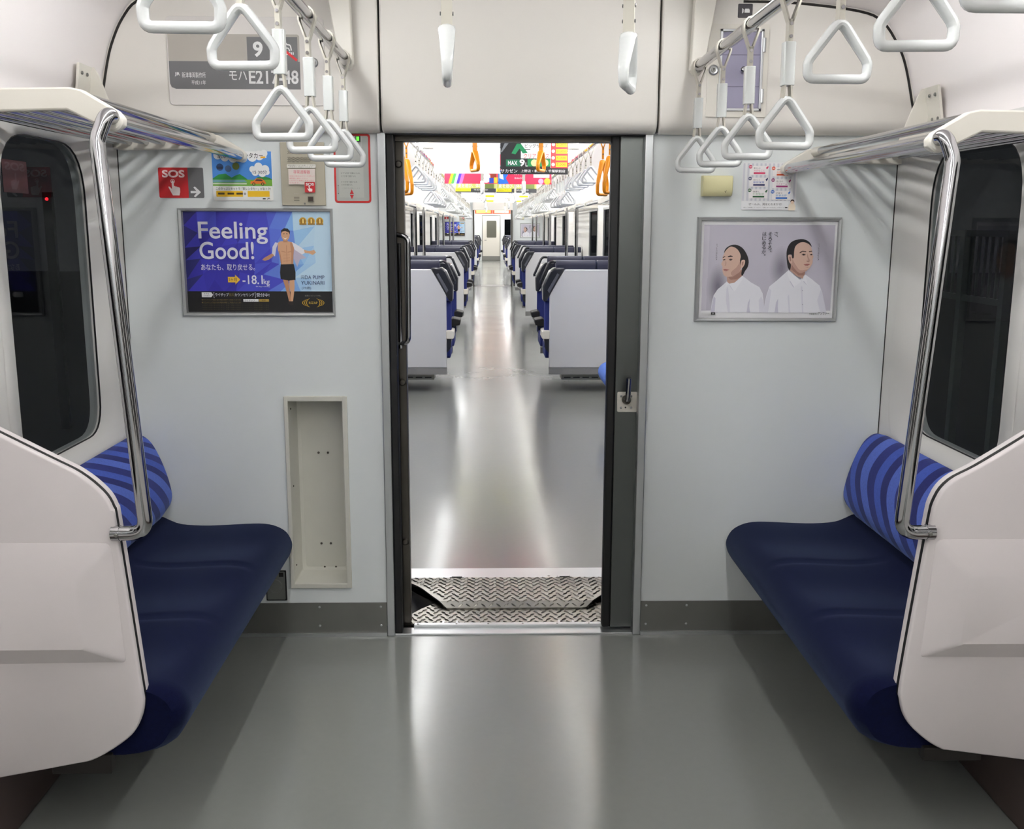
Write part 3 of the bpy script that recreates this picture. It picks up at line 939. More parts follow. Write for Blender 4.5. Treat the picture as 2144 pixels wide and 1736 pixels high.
# --- car number plate on the header
HY = -0.065
t = plate('number_plate', 'car number plate with no-smoking mark on the header', 'sign', -1.118, -0.610, 1.876, 2.152, HY, 0.004, mat('sign_white', (222, 218, 214), 0.35), 0.016)
pr = Print(-1.114, -0.690, 1.927, 2.100, HY - 0.0042)
pr.poly([(0, .012), (.985, .012), (1, .04), (1, .50), (0, .50)], (176, 171, 163))
pr.poly([(0, .50), (1, .50), (1, 1.0), (.045, 1.0), (.012, .97), (0, .90)], (112, 112, 114))
pr.rect(.60, .06, .805, .50, (112, 112, 114)); pr.rect(.815, .06, .985, .50, (112, 112, 114))
pr.text('9', .645, .14, .72, .42, WHITE, .03, 4)
pr.text('モハ', .455, .675, .590, .835, WHITE, .02); pr.text('E217-48', .605, .655, .985, .905, WHITE, .02, 3)
pr.text('JR', .040, .70, .080, .775, WHITE, .02); pr.text('新津車両製作所', .095, .70, .275, .80, WHITE)
pr.text('平成11年', .165, .845, .275, .925, WHITE)
# cigarette with smoke and red bar
pr.rect(.828, .33, .93, .375, WHITE); pr.rect(.935, .33, .942, .375, WHITE); pr.rect(.948, .33, .955, .375, WHITE)
def stroke(pr, pts, wdt, rgb):
    P = catmull(pts, 5, closed=False); asp = (pr.x1 - pr.x0) / (pr.z1 - pr.z0)
    a, b = [], []
    for i, (u, v) in enumerate(P):
        p0 = P[max(0, i - 1)]; p1 = P[min(len(P) - 1, i + 1)]
        du, dv = p1[0] - p0[0], (p1[1] - p0[1]) / asp
        l = math.hypot(du, dv) or 1
        nu, nv = -dv / l * wdt, du / l * wdt * asp
        a.append((u + nu, v + nv)); b.append((u - nu, v - nv))
    for i in range(len(P) - 1):
        pr.mb.use(pm(rgb)); pr.mb.ngon([pr.P(*q, pr.k + 1) for q in (a[i], a[i + 1], b[i + 1], b[i])])
    pr.k += 1
stroke(pr, [(.862, .20), (.840, .16), (.850, .10), (.880, .09), (.892, .14), (.905, .19), (.930, .21), (.938, .30)], .0045, WHITE)
stroke(pr, [(.865, .22), (.885, .20), (.890, .25), (.915, .26), (.925, .31)], .004, WHITE)
pr.poly([(.822, .20), (.835, .17), (.985, .46), (.972, .495)], (214, 38, 48))
pr.build(t)
def keylock(loc, label, mark=None):
    t = thing('key_lock', label, 'lock')
    MB().lathe([(0.0165, 0.0), (0.0165, -0.004), (0.013, -0.007), (0.011, -0.006), (0.0001, -0.006)], loc, 'y', 22).build('lock_ring', ALU, t)
    MB().lathe([(0.009, -0.005), (0.008, -0.008), (0.0001, -0.008)], loc, 'y', 16).build('cylinder', KICK, t)
    p = Print(loc[0] - .004, loc[0] + .004, loc[2] - .006, loc[2] + .006, loc[1] - 0.0085)
    p.rect(.35, .1, .65, .9, (15, 15, 15)); p.disc(.5, .3, .35, (15, 15, 15))
    p.build(t, 'keyhole')
keylock((-0.647, HY, 2.011), 'round key lock beside the car number plate')

# --- glazed hatch in the header
t = thing('glazed_hatch', 'hinged hatch with violet window and small knob in the header', 'hatch')
HX0, HX1, HZ0, HZ1 = 0.643, 0.842, 1.848, 2.140
hf = MB()
fx0, fx1, fz0, fz1 = 0.682, 0.825, 1.867, 2.124
hf.box(HX0, fx0, HY - 0.006, HY, HZ0, HZ1); hf.box(fx1, HX1, HY - 0.006, HY, HZ0, HZ1); hf.box(fx0, fx1, HY - 0.006, HY, HZ0, fz0); hf.box(fx0, fx1, HY - 0.006, HY, fz1, HZ1)
hf.build('outer_frame', WHITEP, t, smooth=False)
hf = MB(); a = 0.008
hf.box(fx0, fx0 + a, HY - 0.012, HY, fz0, fz1); hf.box(fx1 - a, fx1, HY - 0.012, HY, fz0, fz1); hf.box(fx0, fx1, HY - 0.012, HY, fz0, fz0 + a); hf.box(fx0, fx1, HY - 0.012, HY, fz1 - a, fz1)
hf.build('inner_frame', ALU, t, smooth=False, bevel=0.001)
MB().box(fx0 + a, fx1 - a, HY - 0.0015, HY - 0.0005, fz0 + a, fz1 - a).build('back_panel', mat('violet_panel', (184, 180, 202), 0.4), t, smooth=False)
MB().box(fx0 + a, fx1 - a, HY - 0.008, HY - 0.006, fz0 + a, fz1 - a).build('cover', CLEAR, t, smooth=False)
for z in (1.945, 2.045):
    MB().box(fx0 + a, fx1 - a, HY - 0.0035, HY - 0.0015, z - 0.001, z + 0.001).build('seam', mat('violet_seam', (140, 136, 156), 0.5), t, smooth=False)
MB().lathe([(0.009, -0.012), (0.0095, -0.02), (0.006, -0.024), (0.0001, -0.025)], (0.760, HY, 1.997), 'y', 14).build('knob', CHROME, t)
for z in (2.075, 1.915):
    MB().tube([(fx1 + 0.002, HY - 0.010, z - 0.022), (fx1 + 0.002, HY - 0.010, z + 0.022)], 0.005, 10).build('hinge', ALU, t)
keylock((0.663, HY - 0.006, 1.996), 'round key lock on the frame of the glazed hatch')
t = plate('pictogram_plate', 'small dark square pictogram plate above the glazed hatch', 'sign', 0.737, 0.785, 2.160, 2.204, HY, 0.002, pm((74, 72, 76)), 0.004)
pr = Print(0.737, 0.785, 2.160, 2.204, HY - 0.0022)
pr.poly([(.28, .32), (.38, .40), (.38, .62), (.28, .70)], WHITE); pr.rect(.44, .42, .80, .64, WHITE); pr.rect(.48, .36, .76, .42, WHITE)
pr.build(t)

# --- SOS sign
RED = (196, 32, 40)
t = plate('sos_sign', 'red and grey SOS sign with pointing hand and arrow', 'sign', -1.192, -1.041, 1.581, 1.681, 0.0, 0.002, pm((104, 104, 106)), 0.005)
def hand(pr, u0, v0, u1, v1, col, hole):
    def q(a, b): return (u0 + a * (u1 - u0), v0 + b * (v1 - v0))
    asp = (pr.x1 - pr.x0) / (pr.z1 - pr.z0)
    r = .17 * (u1 - u0)
    pr.disc(*q(.40, .13), r, col); pr.disc(*q(.40, .13), r * .72, hole)
    pts = [(.32, .13), (.36, .08), (.44, .08), (.48, .13), (.48, .44), (.53, .42), (.60, .44), (.63, .48), (.68, .45), (.75, .47), (.78, .51), (.83, .49), (.92, .52), (.96, .58), (.95, .80), (.88, 1.0), (.36, 1.0), (.28, .88), (.14, .66), (.04, .50), (.06, .45), (.14, .46), (.30, .60), (.32, .58)]
    pr.poly([q(*p) for p in pts], col)
pr = Print(-1.192, -1.041, 1.581, 1.681, -0.0022)
pr.poly([(0.02, 0), (.655, 0), (.655, 1), (0.02, 1), (0, .97), (0, .03)], RED)
pr.text('SOS', .085, .08, .585, .33, (250, 226, 226), .035, 4)
hand(pr, .20, .38, .48, .92, (248, 232, 230), RED)
pr.poly([(.70, .77), (.83, .77), (.765, .655), (.80, .62), (.925, .80), (.925, .82), (.80, 1 - .02), (.765, .945), (.83, .845), (.70, .845)], WHITE)
pr.build(t)

# --- rental car leaflet
t = plate('rental_car_poster', 'colourful leaflet with car, hills and clouds under the rack tip', 'poster', -1.010, -0.808, 1.572, 1.735, 0.0, 0.0012, pm((244, 244, 240)), 0.008, 0)
pr = Print(-1.010, -0.810, 1.572, 1.735, -0.0014)
SKY = (72, 140, 220)
pr.poly([(.0, .0), (1, 0), (1, .72), (0, .72)], SKY)
for u, v, r in ((.10, .08, .07), (.22, .12, .07), (.36, .13, .08), (.52, .13, .08), (.68, .11, .08), (.80, .08, .08), (.88, .04, .06)):
    pr.disc(u, v, r, (250, 250, 250))
pr.rect(.04, .0, .92, .13, (250, 250, 250))
pr.text('駅から 駅レンタカー', .10, .03, .86, .145, (40, 40, 40), .03)
pr.rect(.82, .10, .90, .135, (245, 180, 40))
pr.poly([(0, .55), (.10, .47), (.22, .45), (.32, .53), (.40, .48), (.46, .46), (.55, .53), (.60, .58), (0, .58)], (38, 138, 62))
pr.poly([(.66, .60), (.76, .52), (.86, .50), (.95, .53), (1, .56), (1, .60)], (38, 138, 62))
pr.rect(0, .57, 1, .70, (120, 178, 60)); pr.poly([(.0, .575), (.53, .575), (.58, .625), (.0, .63)], (110, 160, 168))
pr.rect(0, .645, .57, .665, (246, 246, 240))
pr.disc(.13, .32, .06, (36, 70, 120)); pr.disc(.27, .35, .055, (60, 90, 130)); pr.disc(.40, .30, .06, (96, 110, 40)); pr.poly([(.07, .31), (.19, .31), (.17, .36), (.09, .36)], (20, 40, 70))
for u, v, r in ((.68, .36, .055), (.78, .31, .07), (.89, .36, .07), (.72, .42, .06), (.84, .43, .07), (.92, .42, .045)): pr.disc(u, v, r, (250, 250, 250))
pr.text('15 30分', .68, .38, .92, .455, (70, 70, 80), .02)
pr.poly([(.63, .655), (.64, .605), (.69, .595), (.73, .545), (.83, .55), (.88, .60), (.90, .655)], (232, 122, 34)); pr.poly([(.71, .595), (.74, .56), (.82, .565), (.85, .60)], (70, 50, 40))
for u in (.69, .84): pr.disc(u, .658, .026, (60, 40, 30)); pr.disc(u, .658, .012, (220, 180, 60))
pr.rect(0, .70, 1, .99, (248, 248, 244))
pr.text('このきっぷとセットで「駅レンタカー」がおトク!', .05, .725, .97, .785, (60, 80, 60), .01)
pr.rect(.05, .80, .50, .92, (242, 194, 26), .012); pr.rect(.58, .80, .95, .92, (242, 194, 26), .012)
for u in (.08, .24, .39): pr.rect(u, .835, u + .11, .875, (80, 62, 20))
pr.disc(.535, .86, .018, (60, 60, 60)); pr.disc(.535, .86, .009, (248, 248, 244))
pr.text('JR', .905, .935, .96, .975, (60, 60, 60), .02); pr.rect(.83, .945, .88, .97, (60, 60, 60))
pr.build(t)

# --- emergency intercom
t = plate('intercom_panel', 'beige emergency intercom panel with speaker holes and SOS button label', 'intercom', -0.778, -0.630, 1.557, 1.765, 0.0, 0.010, mat('intercom_beige', (176, 170, 152), 0.4, 0.1), 0.002, 0.0015)
pr = Print(-0.775, -0.633, 1.559, 1.763, -0.0102)
for j in range(5):
    for i in range(17):
        u = .17 + i * .032 + (.016 if j % 2 else 0)
        pr.disc(u, .10 + j * .018, .009, (40, 38, 34), 8)
for j in range(5):
    for i in range(17):
        u = .17 + i * .032 + (.016 if j % 2 else 0)
        pr.disc(u, .235 + j * .018, .009, (40, 38, 34), 8)
pr.rect(.14, .345, .82, .405, (232, 230, 222), .02)
pr.text('非常の場合にボタンを押してください', .16, .355, .80, .375, (120, 116, 108)); pr.text('乗務員と通話ができます', .20, .38, .74, .397, (150, 146, 138))
pr.rect(.17, .42, .80, .67, (226, 214, 206))
pr.text('非常通報器', .29, .44, .68, .50, (222, 120, 130), .03)
for k, l in enumerate(('非常の場合はボタンを押して', '乗務員に通話ください。', 'いたずらに使用しますと罰せ', 'られます。')):
    pr.text(l, .19, .525 + k * .036, .19 + (.60, .44, .58, .24)[k], .548 + k * .036, (226, 140, 146))
pr.rect(.545, .63, .79, .80, RED, .02); pr.text('SOS', .57, .645, .765, .69, WHITE, .035, 3); hand(pr, .60, .69, .73, .785, (248, 235, 232), RED)
for k in range(3): pr.rect(.28, .875 + k * .028, .41, .882 + k * .028, (60, 58, 52))
pr.text('マイク', .29, .81, .39, .83, (200, 196, 186))
pr.rect(.61, .865, .745, .95, (88, 84, 74)); pr.rect(.625, .875, .73, .94, (52, 36, 26))
pr.build(t)
MB().lathe([(0.0035, 0), (0.003, -0.002), (0.0001, -0.0025)], (-0.701, -0.010, 1.563), 'y', 10).build('screw', KICK, t)

# --- red framed door-cock panel
t = plate('door_cock_panel', 'grey panel with red border, green lamp and red arrows', 'panel', -0.600, -0.476, 1.566, 1.794, 0.0, 0.002, pm((206, 44, 42)), 0.012)
pr = Print(-0.600, -0.476, 1.566, 1.794, -0.0022)
pr.rect(.055, .03, .945, .97, (178, 180, 176), .05)
pr.rect(.50, .035, .78, .20, (196, 198, 194), .03)
pr.text('ドアコック', .30, .375, .62, .41, (110, 110, 108)); pr.text('つまみを手前に引くと', .16, .425, .66, .45, (120, 120, 118))
pr.rect(.13, .46, .80, .92, (188, 190, 184))
for k, wd in enumerate((.52, .40, 0, .44, .30)):
    if wd: pr.text('ドアが手で開けられます'[:9], .19, .555 + k * .042, .19 + wd, .582 + k * .042, (110, 110, 106), .01)
pr.text('ご協力をお願いします', .22, .775, .70, .793, (150, 150, 146))
pr.poly([(.47, .80), (.415, .868), (.525, .868)], RED); pr.poly([(.415, .882), (.525, .882), (.47, .945)], RED)
pr.rect(.09, .74, .115, .87, (60, 60, 58), .01); pr.rect(.095, .75, .11, .86, (190, 190, 186))
pr.build(t)
MB().box(-0.524, -0.508, -0.008, -0.002, 1.768, 1.786).build('lamp_housing', mat('lamp_housing', (40, 44, 40), 0.4), t, smooth=False)
MB().box(-0.521, -0.512, -0.0095, -0.008, 1.771, 1.784).build('green_lamp', mat('green_led', (110, 230, 70), 0.4, emit=(90, 255, 60), es=1.2), t, smooth=False)

# --- framed posters
def framed(name, label, x0, x1, z0, z1, inner):
    t = thing(name, label, 'poster')
    ix0, ix1, iz0, iz1 = inner
    O = [(x0, z0), (x1, z0), (x1, z1), (x0, z1)]; I = [(ix0, iz0), (ix1, iz0), (ix1, iz1), (ix0, iz1)]
    nm = ('lower', 'side', 'upper', 'side')
    for i in range(4):
        j = (i + 1) % 4
        a, b, c, d = O[i], O[j], I[j], I[i]
        rings = []
        for p, q in ((a, d), (b, c)):
            rings.append([(p[0], 0.0, p[1]), (p[0], -0.008, p[1]), (p[0] * .7 + q[0] * .3, -0.014, p[1] * .7 + q[1] * .3), (q[0] * .8 + p[0] * .2, -0.013, q[1] * .8 + p[1] * .2), (q[0], -0.006, q[1]), (q[0], 0.0, q[1])])
        MB().loft(rings).build('frame_bar', ALUF, t, ang=25)
    MB().box(ix0, ix1, -0.003, 0.0, iz0, iz1).build('backing', pm((236, 236, 236)), t, smooth=False)
    return t
SKIN = (214, 166, 130); SKIN2 = (190, 138, 104)
def ad_blue(pr, full=True):
    base = [(46, 40, 156), (60, 58, 186), (84, 104, 212), (112, 154, 226), (140, 190, 236), (196, 224, 244)]
    # faceted background that goes from violet to pale blue
    pr.rect(0, 0, 1, .80, (84, 104, 212))
    nu, nv = 9, 5
    rnd = random.Random(3)
    P = [[(min(1, max(0, i / nu + (rnd.uniform(-.035, .035) if 0 < i < nu else 0))), min(.80, max(0, j / nv * .80 + (rnd.uniform(-.05, .05) if 0 < j < nv else 0)))) for i in range(nu + 1)] for j in range(nv + 1)]
    for j in range(nv):
        for i in range(nu):
            for tri in (((j, i), (j, i + 1), (j + 1, i)), ((j, i + 1), (j + 1, i + 1), (j + 1, i))):
                pts = [P[a][b] for a, b in tri]
                cu = sum(p[0] for p in pts) / 3; cv = sum(p[1] for p in pts) / 3
                g = max(0, min(4.99, (cu - .38) * 8.6 + rnd.uniform(-.5, .5) + (0.8 if cu > .72 else 0)))
                if cu < .45: g = max(0, min(2.2, .6 + rnd.uniform(-.7, .9)))
                k = int(g); f = g - k
                c = tuple(base[k][q] * (1 - f) + base[k + 1][q] * f for q in range(3))
                if cu < .06: c = tuple(v * .6 for v in c)
                pr.mb.use(pm(c)); pr.mb.ngon([pr.P(u, v, 2) for u, v in pts])
    pr.k = 3
    pr.rect(0, .79, 1, 1, (16, 15, 18))
    W = (232, 232, 244)
    if not full:
        pr.text('Feeling', .10, .10, .575, .32, W, .01); pr.text('Good!', .10, .30, .475, .47, W, .01)
    # man with open white shirt
    pr.poly([(.640, .305), (.625, .36), (.615, .44), (.595, .425), (.60, .345), (.62, .30)], (226, 224, 236))
    pr.poly([(.595, .41), (.61, .43), (.575, .47), (.545, .485), (.525, .475), (.54, .455)], SKIN2)
    pr.poly([(.655, .29), (.70, .285), (.735, .30), (.748, .36), (.742, .43), (.738, .53), (.655, .53), (.648, .44), (.635, .37), (.638, .305)], SKIN)
    pr.poly([(.735, .295), (.775, .33), (.815, .37), (.822, .405), (.80, .42), (.765, .40), (.745, .36)], (238, 236, 244))
    pr.poly([(.748, .37), (.80, .42), (.83, .455), (.785, .47), (.765, .545), (.742, .46)], (196, 186, 208))
    pr.poly([(.815, .375), (.85, .385), (.885, .375), (.897, .40), (.875, .425), (.85, .41), (.82, .405)], SKIN)
    pr.poly([(.675, .25), (.705, .255), (.705, .30), (.675, .30)], SKIN2)
    pr.disc(.692, .225, .029, SKIN, 18, .058); pr.poly([(.662, .215), (.664, .18), (.685, .160), (.710, .165), (.724, .19), (.722, .225), (.715, .20), (.69, .188), (.670, .195)], (30, 22, 20))
    pr.poly([(.672, .250), (.690, .262), (.708, .250), (.690, .272)], (250, 246, 240))
    pr.poly([(.694, .33), (.698, .33), (.697, .50), (.694, .50)], SKIN2); pr.poly([(.660, .385), (.690, .395), (.690, .402), (.660, .392)], SKIN2); pr.poly([(.703, .395), (.735, .385), (.735, .392), (.703, .402)], SKIN2)
    pr.poly([(.722, .30), (.738, .31), (.748, .36), (.742, .43), (.738, .53), (.722, .53), (.728, .42)], SKIN2); pr.poly([(.648, .38), (.656, .44), (.662, .53), (.655, .53), (.648, .44), (.640, .39)], SKIN2)
    for v_ in (.425, .455, .485): pr.poly([(.672, v_), (.718, v_ - .004), (.718, v_ + .001), (.672, v_ + .005)], (198, 148, 114))
    pr.poly([(.676, .214), (.687, .212), (.687, .218), (.676, .220)], (40, 28, 26)); pr.poly([(.697, .212), (.708, .214), (.708, .220), (.697, .218)], (40, 28, 26))
    pr.poly([(.652, .52), (.742, .515), (.752, .60), (.750, .675), (.705, .685), (.648, .665), (.645, .60)], (22, 21, 26))
    pr.poly([(.663, .672), (.700, .68), (.705, .76), (.712, .86), (.716, .90), (.700, .895), (.690, .82), (.676, .74)], SKIN2)
    pr.poly([(.708, .68), (.742, .675), (.742, .75), (.734, .83), (.726, .90), (.712, .90), (.712, .80), (.705, .74)], SKIN)
    pr.poly([(.693, .89), (.728, .89), (.730, .925), (.712, .93), (.690, .915)], (40, 26, 24))
    for u in (.815, .872, .930):
        pr.disc(u, .090, .0255, (206, 164, 54)); pr.disc(u, .090, .019, (150, 108, 24)); pr.text('1', u - .004, .068, u + .006, .112, (240, 214, 130), .03); pr.rect(u - .024, .112, u + .024, .126, (150, 110, 30))
    if full:
        pr.text('Feeling', .098, .098, .572, .318, W, .012, 5); pr.text('Good!', .100, .296, .473, .470, W, .012, 5)
        pr.text('あなたも、取り戻せる。', .105, .515, .475, .582, W, .012, 3)
        pr.poly([(.285, .645), (.335, .645), (.335, .622), (.370, .672), (.335, .722), (.335, .70), (.285, .70)], (230, 186, 60))
        pr.text('5ヶ月', .290, .655, .345, .69, (60, 44, 20), .02)
        pr.text('-18.1', .385, .628, .525, .718, W, .012, 4); pr.text('kg', .53, .665, .572, .735, W, .012, 4)
        pr.text('84.9kg→66.8kg', .475, .735, .57, .750, W)
        D = (34, 52, 110)
        pr.text('元', .788, .632, .812, .666, D, 0, 3); pr.text('DA PUMP', .816, .630, .950, .667, D, 0, 3); pr.text('YUKINARI', .788, .685, .948, .722, D, 0, 3); pr.text('(39歳)', .792, .742, .856, .772, D)
        pr.poly([(.10, .80), (.165, .80), (.178, .824), (.165, .850), (.10, .850)], (236, 236, 236)); pr.text('まずは', .115, .808, .150, .822, (30, 30, 30)); pr.text('お気軽に', .112, .828, .156, .843, (120, 120, 120))
        pr.text('[', .182, .80, .187, .856, W); pr.text('ライザップ', .193, .808, .285, .842, W, .02); pr.text('無料', .288, .808, .322, .842, (110, 96, 52), .02)
        pr.text('カウンセリング', .326, .808, .462, .842, W, .02); pr.text(']', .466, .80, .471, .856, W); pr.text('受付中!', .477, .808, .566, .845, W, .02)
        for k in range(2): pr.text('●カウンセリング当日入会の場合も無料でご利用いただけます', .098, .868 + k * .026, .37, .884 + k * .026, (134, 112, 64))
        pr.rect(.385, .868, .49, .895, (240, 240, 240)); pr.text('ライザップ', .392, .873, .465, .891, (40, 40, 40)); pr.rect(.493, .868, .562, .895, (176, 146, 70)); pr.text('検索', .512, .873, .54, .891, (70, 56, 22))
        for k in range(4): pr.text('※結果には個人差があります。食事と運動の指導を行っています。全国の店舗にて受付', .10, .912 + k * .018, .56, .923 + k * .018, (74, 66, 44))
        pr.text('結果にコミットする。', .812, .825, .925, .842, (130, 126, 120))
        for sg in (-1, 1):
            for k in range(3):
                r0 = .042 + k * .014
                pts = [(.868 + sg * (r0 + .007) * math.cos(a), .905 + .052 * math.sin(a) * (1 - .1 * k)) for a in [(-1.05 + 2.1 * q / 10) for q in range(11)]] + [(.868 + sg * (r0 + .002) * math.cos(a), .905 + .052 * math.sin(a) * (1 - .1 * k)) for a in [(1.05 - 2.1 * q / 10) for q in range(11)]]
                pr.poly(pts, (208, 166, 50))
        pr.text('RIZAP', .838, .893, .898, .918, (190, 160, 70), .01)
def ad_men(pr, full=True):
    pr.rect(0, 0, 1, 1, (238, 238, 240)); pr.rect(.018, .035, .985, .925, (192, 188, 201))
    pr.poly([(.018, .05), (.06, .05), (.055, .92), (.018, .92)], (204, 200, 211))
    # soft wall shadows printed in the picture
    for cu_, cv_, ru_, rv_, dk in ((.135, .68, .085, .27, 58), (.60, .48, .095, .25, 46)):
        for k in range(12):
            f = 1 - k / 13.0; d_ = dk * (k / 11.0) ** 1.2
            pr.poly(circ(cu_, cv_, ru_ * f, rv_ * f, 20), (192 - d_ * 1.25, 188 - d_ * 1.25, 201 - d_ * 1.25))
    SH = (236, 236, 243); SH2 = (208, 206, 221); SH3 = (224, 223, 234); HAIR = (28, 24, 27); F = (209, 176, 160); F2 = (186, 150, 136); F3 = (158, 120, 108); LIP = (160, 98, 94); EYE = (48, 36, 34)
    def Z(x, y):
        xl = 222 - (y - 655) * .042; xr = 1570 - (y - 668) * .079
        return ((x - xl) / (xr - xl), (y - 660) / 955.0)
    def zp(pts, c, sm=0):
        q = [Z(*p) for p in pts]
        pr.poly(catmull(q, 3) if sm else q, c)
    # man looking to the window side of the picture's edge
    zp([(300, 1562), (316, 1450), (332, 1390), (372, 1330), (420, 1290), (462, 1252), (540, 1260), (620, 1196), (700, 1260), (785, 1308), (815, 1370), (826, 1460), (832, 1562)], SH)
    zp([(470, 1562), (452, 1440), (458, 1330), (472, 1300), (486, 1420), (492, 1562)], SH3); zp([(655, 1562), (668, 1470), (690, 1420), (682, 1500), (690, 1562)], SH2); zp([(300, 1562), (332, 1400), (350, 1420), (340, 1562)], SH2); zp([(780, 1562), (776, 1440), (800, 1400), (826, 1460), (832, 1562)], SH3)
    zp([(462, 1190), (466, 1254), (486, 1276), (540, 1262), (616, 1196), (600, 1120)], F2); zp([(470, 1205), (520, 1206), (590, 1160), (612, 1130), (616, 1196), (560, 1230), (500, 1235)], F3)
    zp([(438, 978), (425, 1005), (420, 1028), (424, 1046), (410, 1072), (414, 1092), (422, 1104), (418, 1124), (422, 1150), (432, 1186), (464, 1206), (520, 1196), (580, 1152), (608, 1110), (604, 1000), (570, 925), (505, 906), (458, 938)], F, 1)
    zp([(520, 1196), (580, 1152), (606, 1108), (600, 1050), (560, 1110), (505, 1160)], F2, 1); zp([(452, 1040), (460, 1064), (456, 1092), (438, 1098), (448, 1088)], F2)
    zp([(437, 972), (450, 932), (490, 900), (550, 888), (612, 914), (656, 970), (680, 1042), (672, 1104), (642, 1150), (620, 1192), (606, 1180), (614, 1120), (602, 1092), (594, 1046), (602, 1000), (584, 952), (548, 918), (500, 908), (458, 942)], HAIR, 1)
    zp([(606, 1050), (626, 1036), (644, 1044), (640, 1080), (618, 1116), (604, 1108)], F, 1); zp([(614, 1060), (630, 1052), (626, 1082), (614, 1100)], F3)
    zp([(424, 1012), (446, 1000), (450, 1006), (426, 1020)], HAIR); zp([(474, 1002), (500, 994), (524, 1000), (522, 1006), (476, 1012)], HAIR)
    zp([(426, 1034), (448, 1030), (450, 1038), (430, 1044)], EYE); zp([(482, 1036), (502, 1028), (522, 1034), (502, 1046)], EYE); zp([(478, 1026), (504, 1018), (526, 1026), (504, 1023)], F3)
    zp([(428, 1132), (446, 1128), (492, 1136), (462, 1146), (434, 1144)], LIP); zp([(440, 1154), (470, 1154), (466, 1160), (444, 1160)], F2)
    zp([(462, 1252), (446, 1304), (438, 1322), (466, 1292), (486, 1274)], (242, 242, 248)); zp([(486, 1274), (536, 1352), (560, 1320), (622, 1224), (616, 1194), (540, 1262)], (242, 242, 248)); zp([(486, 1280), (530, 1352), (536, 1360), (500, 1310)], SH2)
    # man looking the other way
    zp([(820, 1562), (836, 1450), (852, 1388), (882, 1300), (960, 1238), (1072, 1138), (1180, 1240), (1236, 1180), (1300, 1226), (1378, 1290), (1404, 1360), (1420, 1440), (1442, 1565)], SH)
    zp([(930, 1562), (946, 1460), (968, 1420), (962, 1500), (966, 1562)], SH2); zp([(1192, 1300), (1208, 1300), (1214, 1562), (1200, 1562)], SH3); zp([(1380, 1562), (1352, 1440), (1390, 1330), (1420, 1440), (1442, 1565)], SH3); zp([(820, 1562), (840, 1440), (880, 1320), (900, 1340), (866, 1562)], SH3); zp([(1060, 1400), (1075, 1380), (1085, 1562), (1068, 1562)], SH3)
    zp([(1098, 1040), (1086, 1140), (1150, 1196), (1212, 1222), (1244, 1140)], F2); zp([(1110, 1070), (1130, 1118), (1180, 1166), (1238, 1152), (1230, 1190), (1170, 1190), (1100, 1130)], F3)
    zp([(1122, 960), (1140, 904), (1190, 866), (1250, 864), (1294, 900), (1308, 946), (1314, 985), (1322, 1004), (1312, 1030), (1312, 1062), (1284, 1112), (1236, 1152), (1180, 1166), (1130, 1120), (1104, 1066), (1104, 1000)], F, 1)
    zp([(1130, 1120), (1180, 1166), (1236, 1152), (1262, 1130), (1190, 1140), (1140, 1080), (1112, 1030), (1106, 1066)], F2, 1)
    zp([(1062, 1090), (1054, 1000), (1062, 926), (1096, 868), (1150, 840), (1222, 832), (1282, 860), (1306, 908), (1276, 880), (1230, 862), (1182, 870), (1142, 906), (1130, 960), (1126, 1014), (1110, 1020), (1104, 986), (1078, 990), (1070, 1030), (1092, 1064), (1096, 1100), (1086, 1138), (1070, 1120)], HAIR, 1)
    zp([(1068, 996), (1088, 984), (1106, 1000), (1110, 1062), (1090, 1072), (1074, 1040)], F, 1); zp([(1080, 1006), (1096, 1008), (1100, 1050), (1088, 1048)], F3)
    zp([(1184, 962), (1214, 946), (1250, 952), (1250, 960), (1214, 956), (1186, 972)], (70, 54, 50)); zp([(1276, 952), (1308, 946), (1310, 954), (1278, 960)], (70, 54, 50))
    zp([(1202, 986), (1224, 976), (1248, 984), (1226, 994)], EYE); zp([(1284, 984), (1302, 976), (1314, 982), (1300, 992)], EYE); zp([(1198, 974), (1226, 966), (1252, 974), (1226, 971)], F3)
    zp([(1262, 970), (1272, 1010), (1288, 1042), (1280, 1054), (1254, 1056), (1250, 1044), (1266, 1040), (1258, 1000)], F2); zp([(1252, 1050), (1284, 1050), (1270, 1058)], F3)
    zp([(1222, 1082), (1256, 1074), (1290, 1078), (1262, 1094), (1236, 1092)], LIP); zp([(1236, 1106), (1274, 1106), (1262, 1114)], F2)
    zp([(1072, 1138), (1060, 1180), (1090, 1250), (1124, 1306), (1160, 1280), (1200, 1246), (1130, 1190)], (242, 242, 248)); zp([(1200, 1246), (1240, 1190), (1262, 1294), (1222, 1250)], (242, 242, 248)); zp([(1124, 1306), (1090, 1250), (1080, 1246), (1118, 1312)], SH2); zp([(1262, 1294), (1216, 1252), (1222, 1246)], SH2)
    for y in (1340, 1480): pr.disc(*Z(1206, y), .004, (176, 174, 190), 8)
    if full:
        K = (40, 38, 44)
        pr.vtext('さ、', .536, .562, .105, .185, K, .01); pr.vtext('そろそろ、', .490, .520, .105, .345, K, .01); pr.vtext('はじめるか。', .447, .477, .105, .380, K, .01)
        pr.vtext('ミノキ兄弟(弟)', .108, .120, .23, .40, (96, 92, 104)); pr.vtext('ミノキ兄弟(兄)', .862, .874, .225, .40, (96, 92, 104))
        pr.rect(.018, .945, .09, .965, (225, 225, 225)); pr.rect(.09, .942, .122, .967, (30, 30, 30)); pr.text('検索', .097, .947, .114, .962, (220, 220, 220))
        pr.text('予防医学の', .825, .950, .888, .968, (40, 40, 44), .01); pr.text('アンファー', .890, .940, .975, .970, (40, 40, 44), .015)
pA = framed('framed_poster', 'silver framed blue fitness advert reading Feeling Good', -1.134, -0.609, 1.180, 1.547, (-1.117, -0.618, 1.194, 1.536))
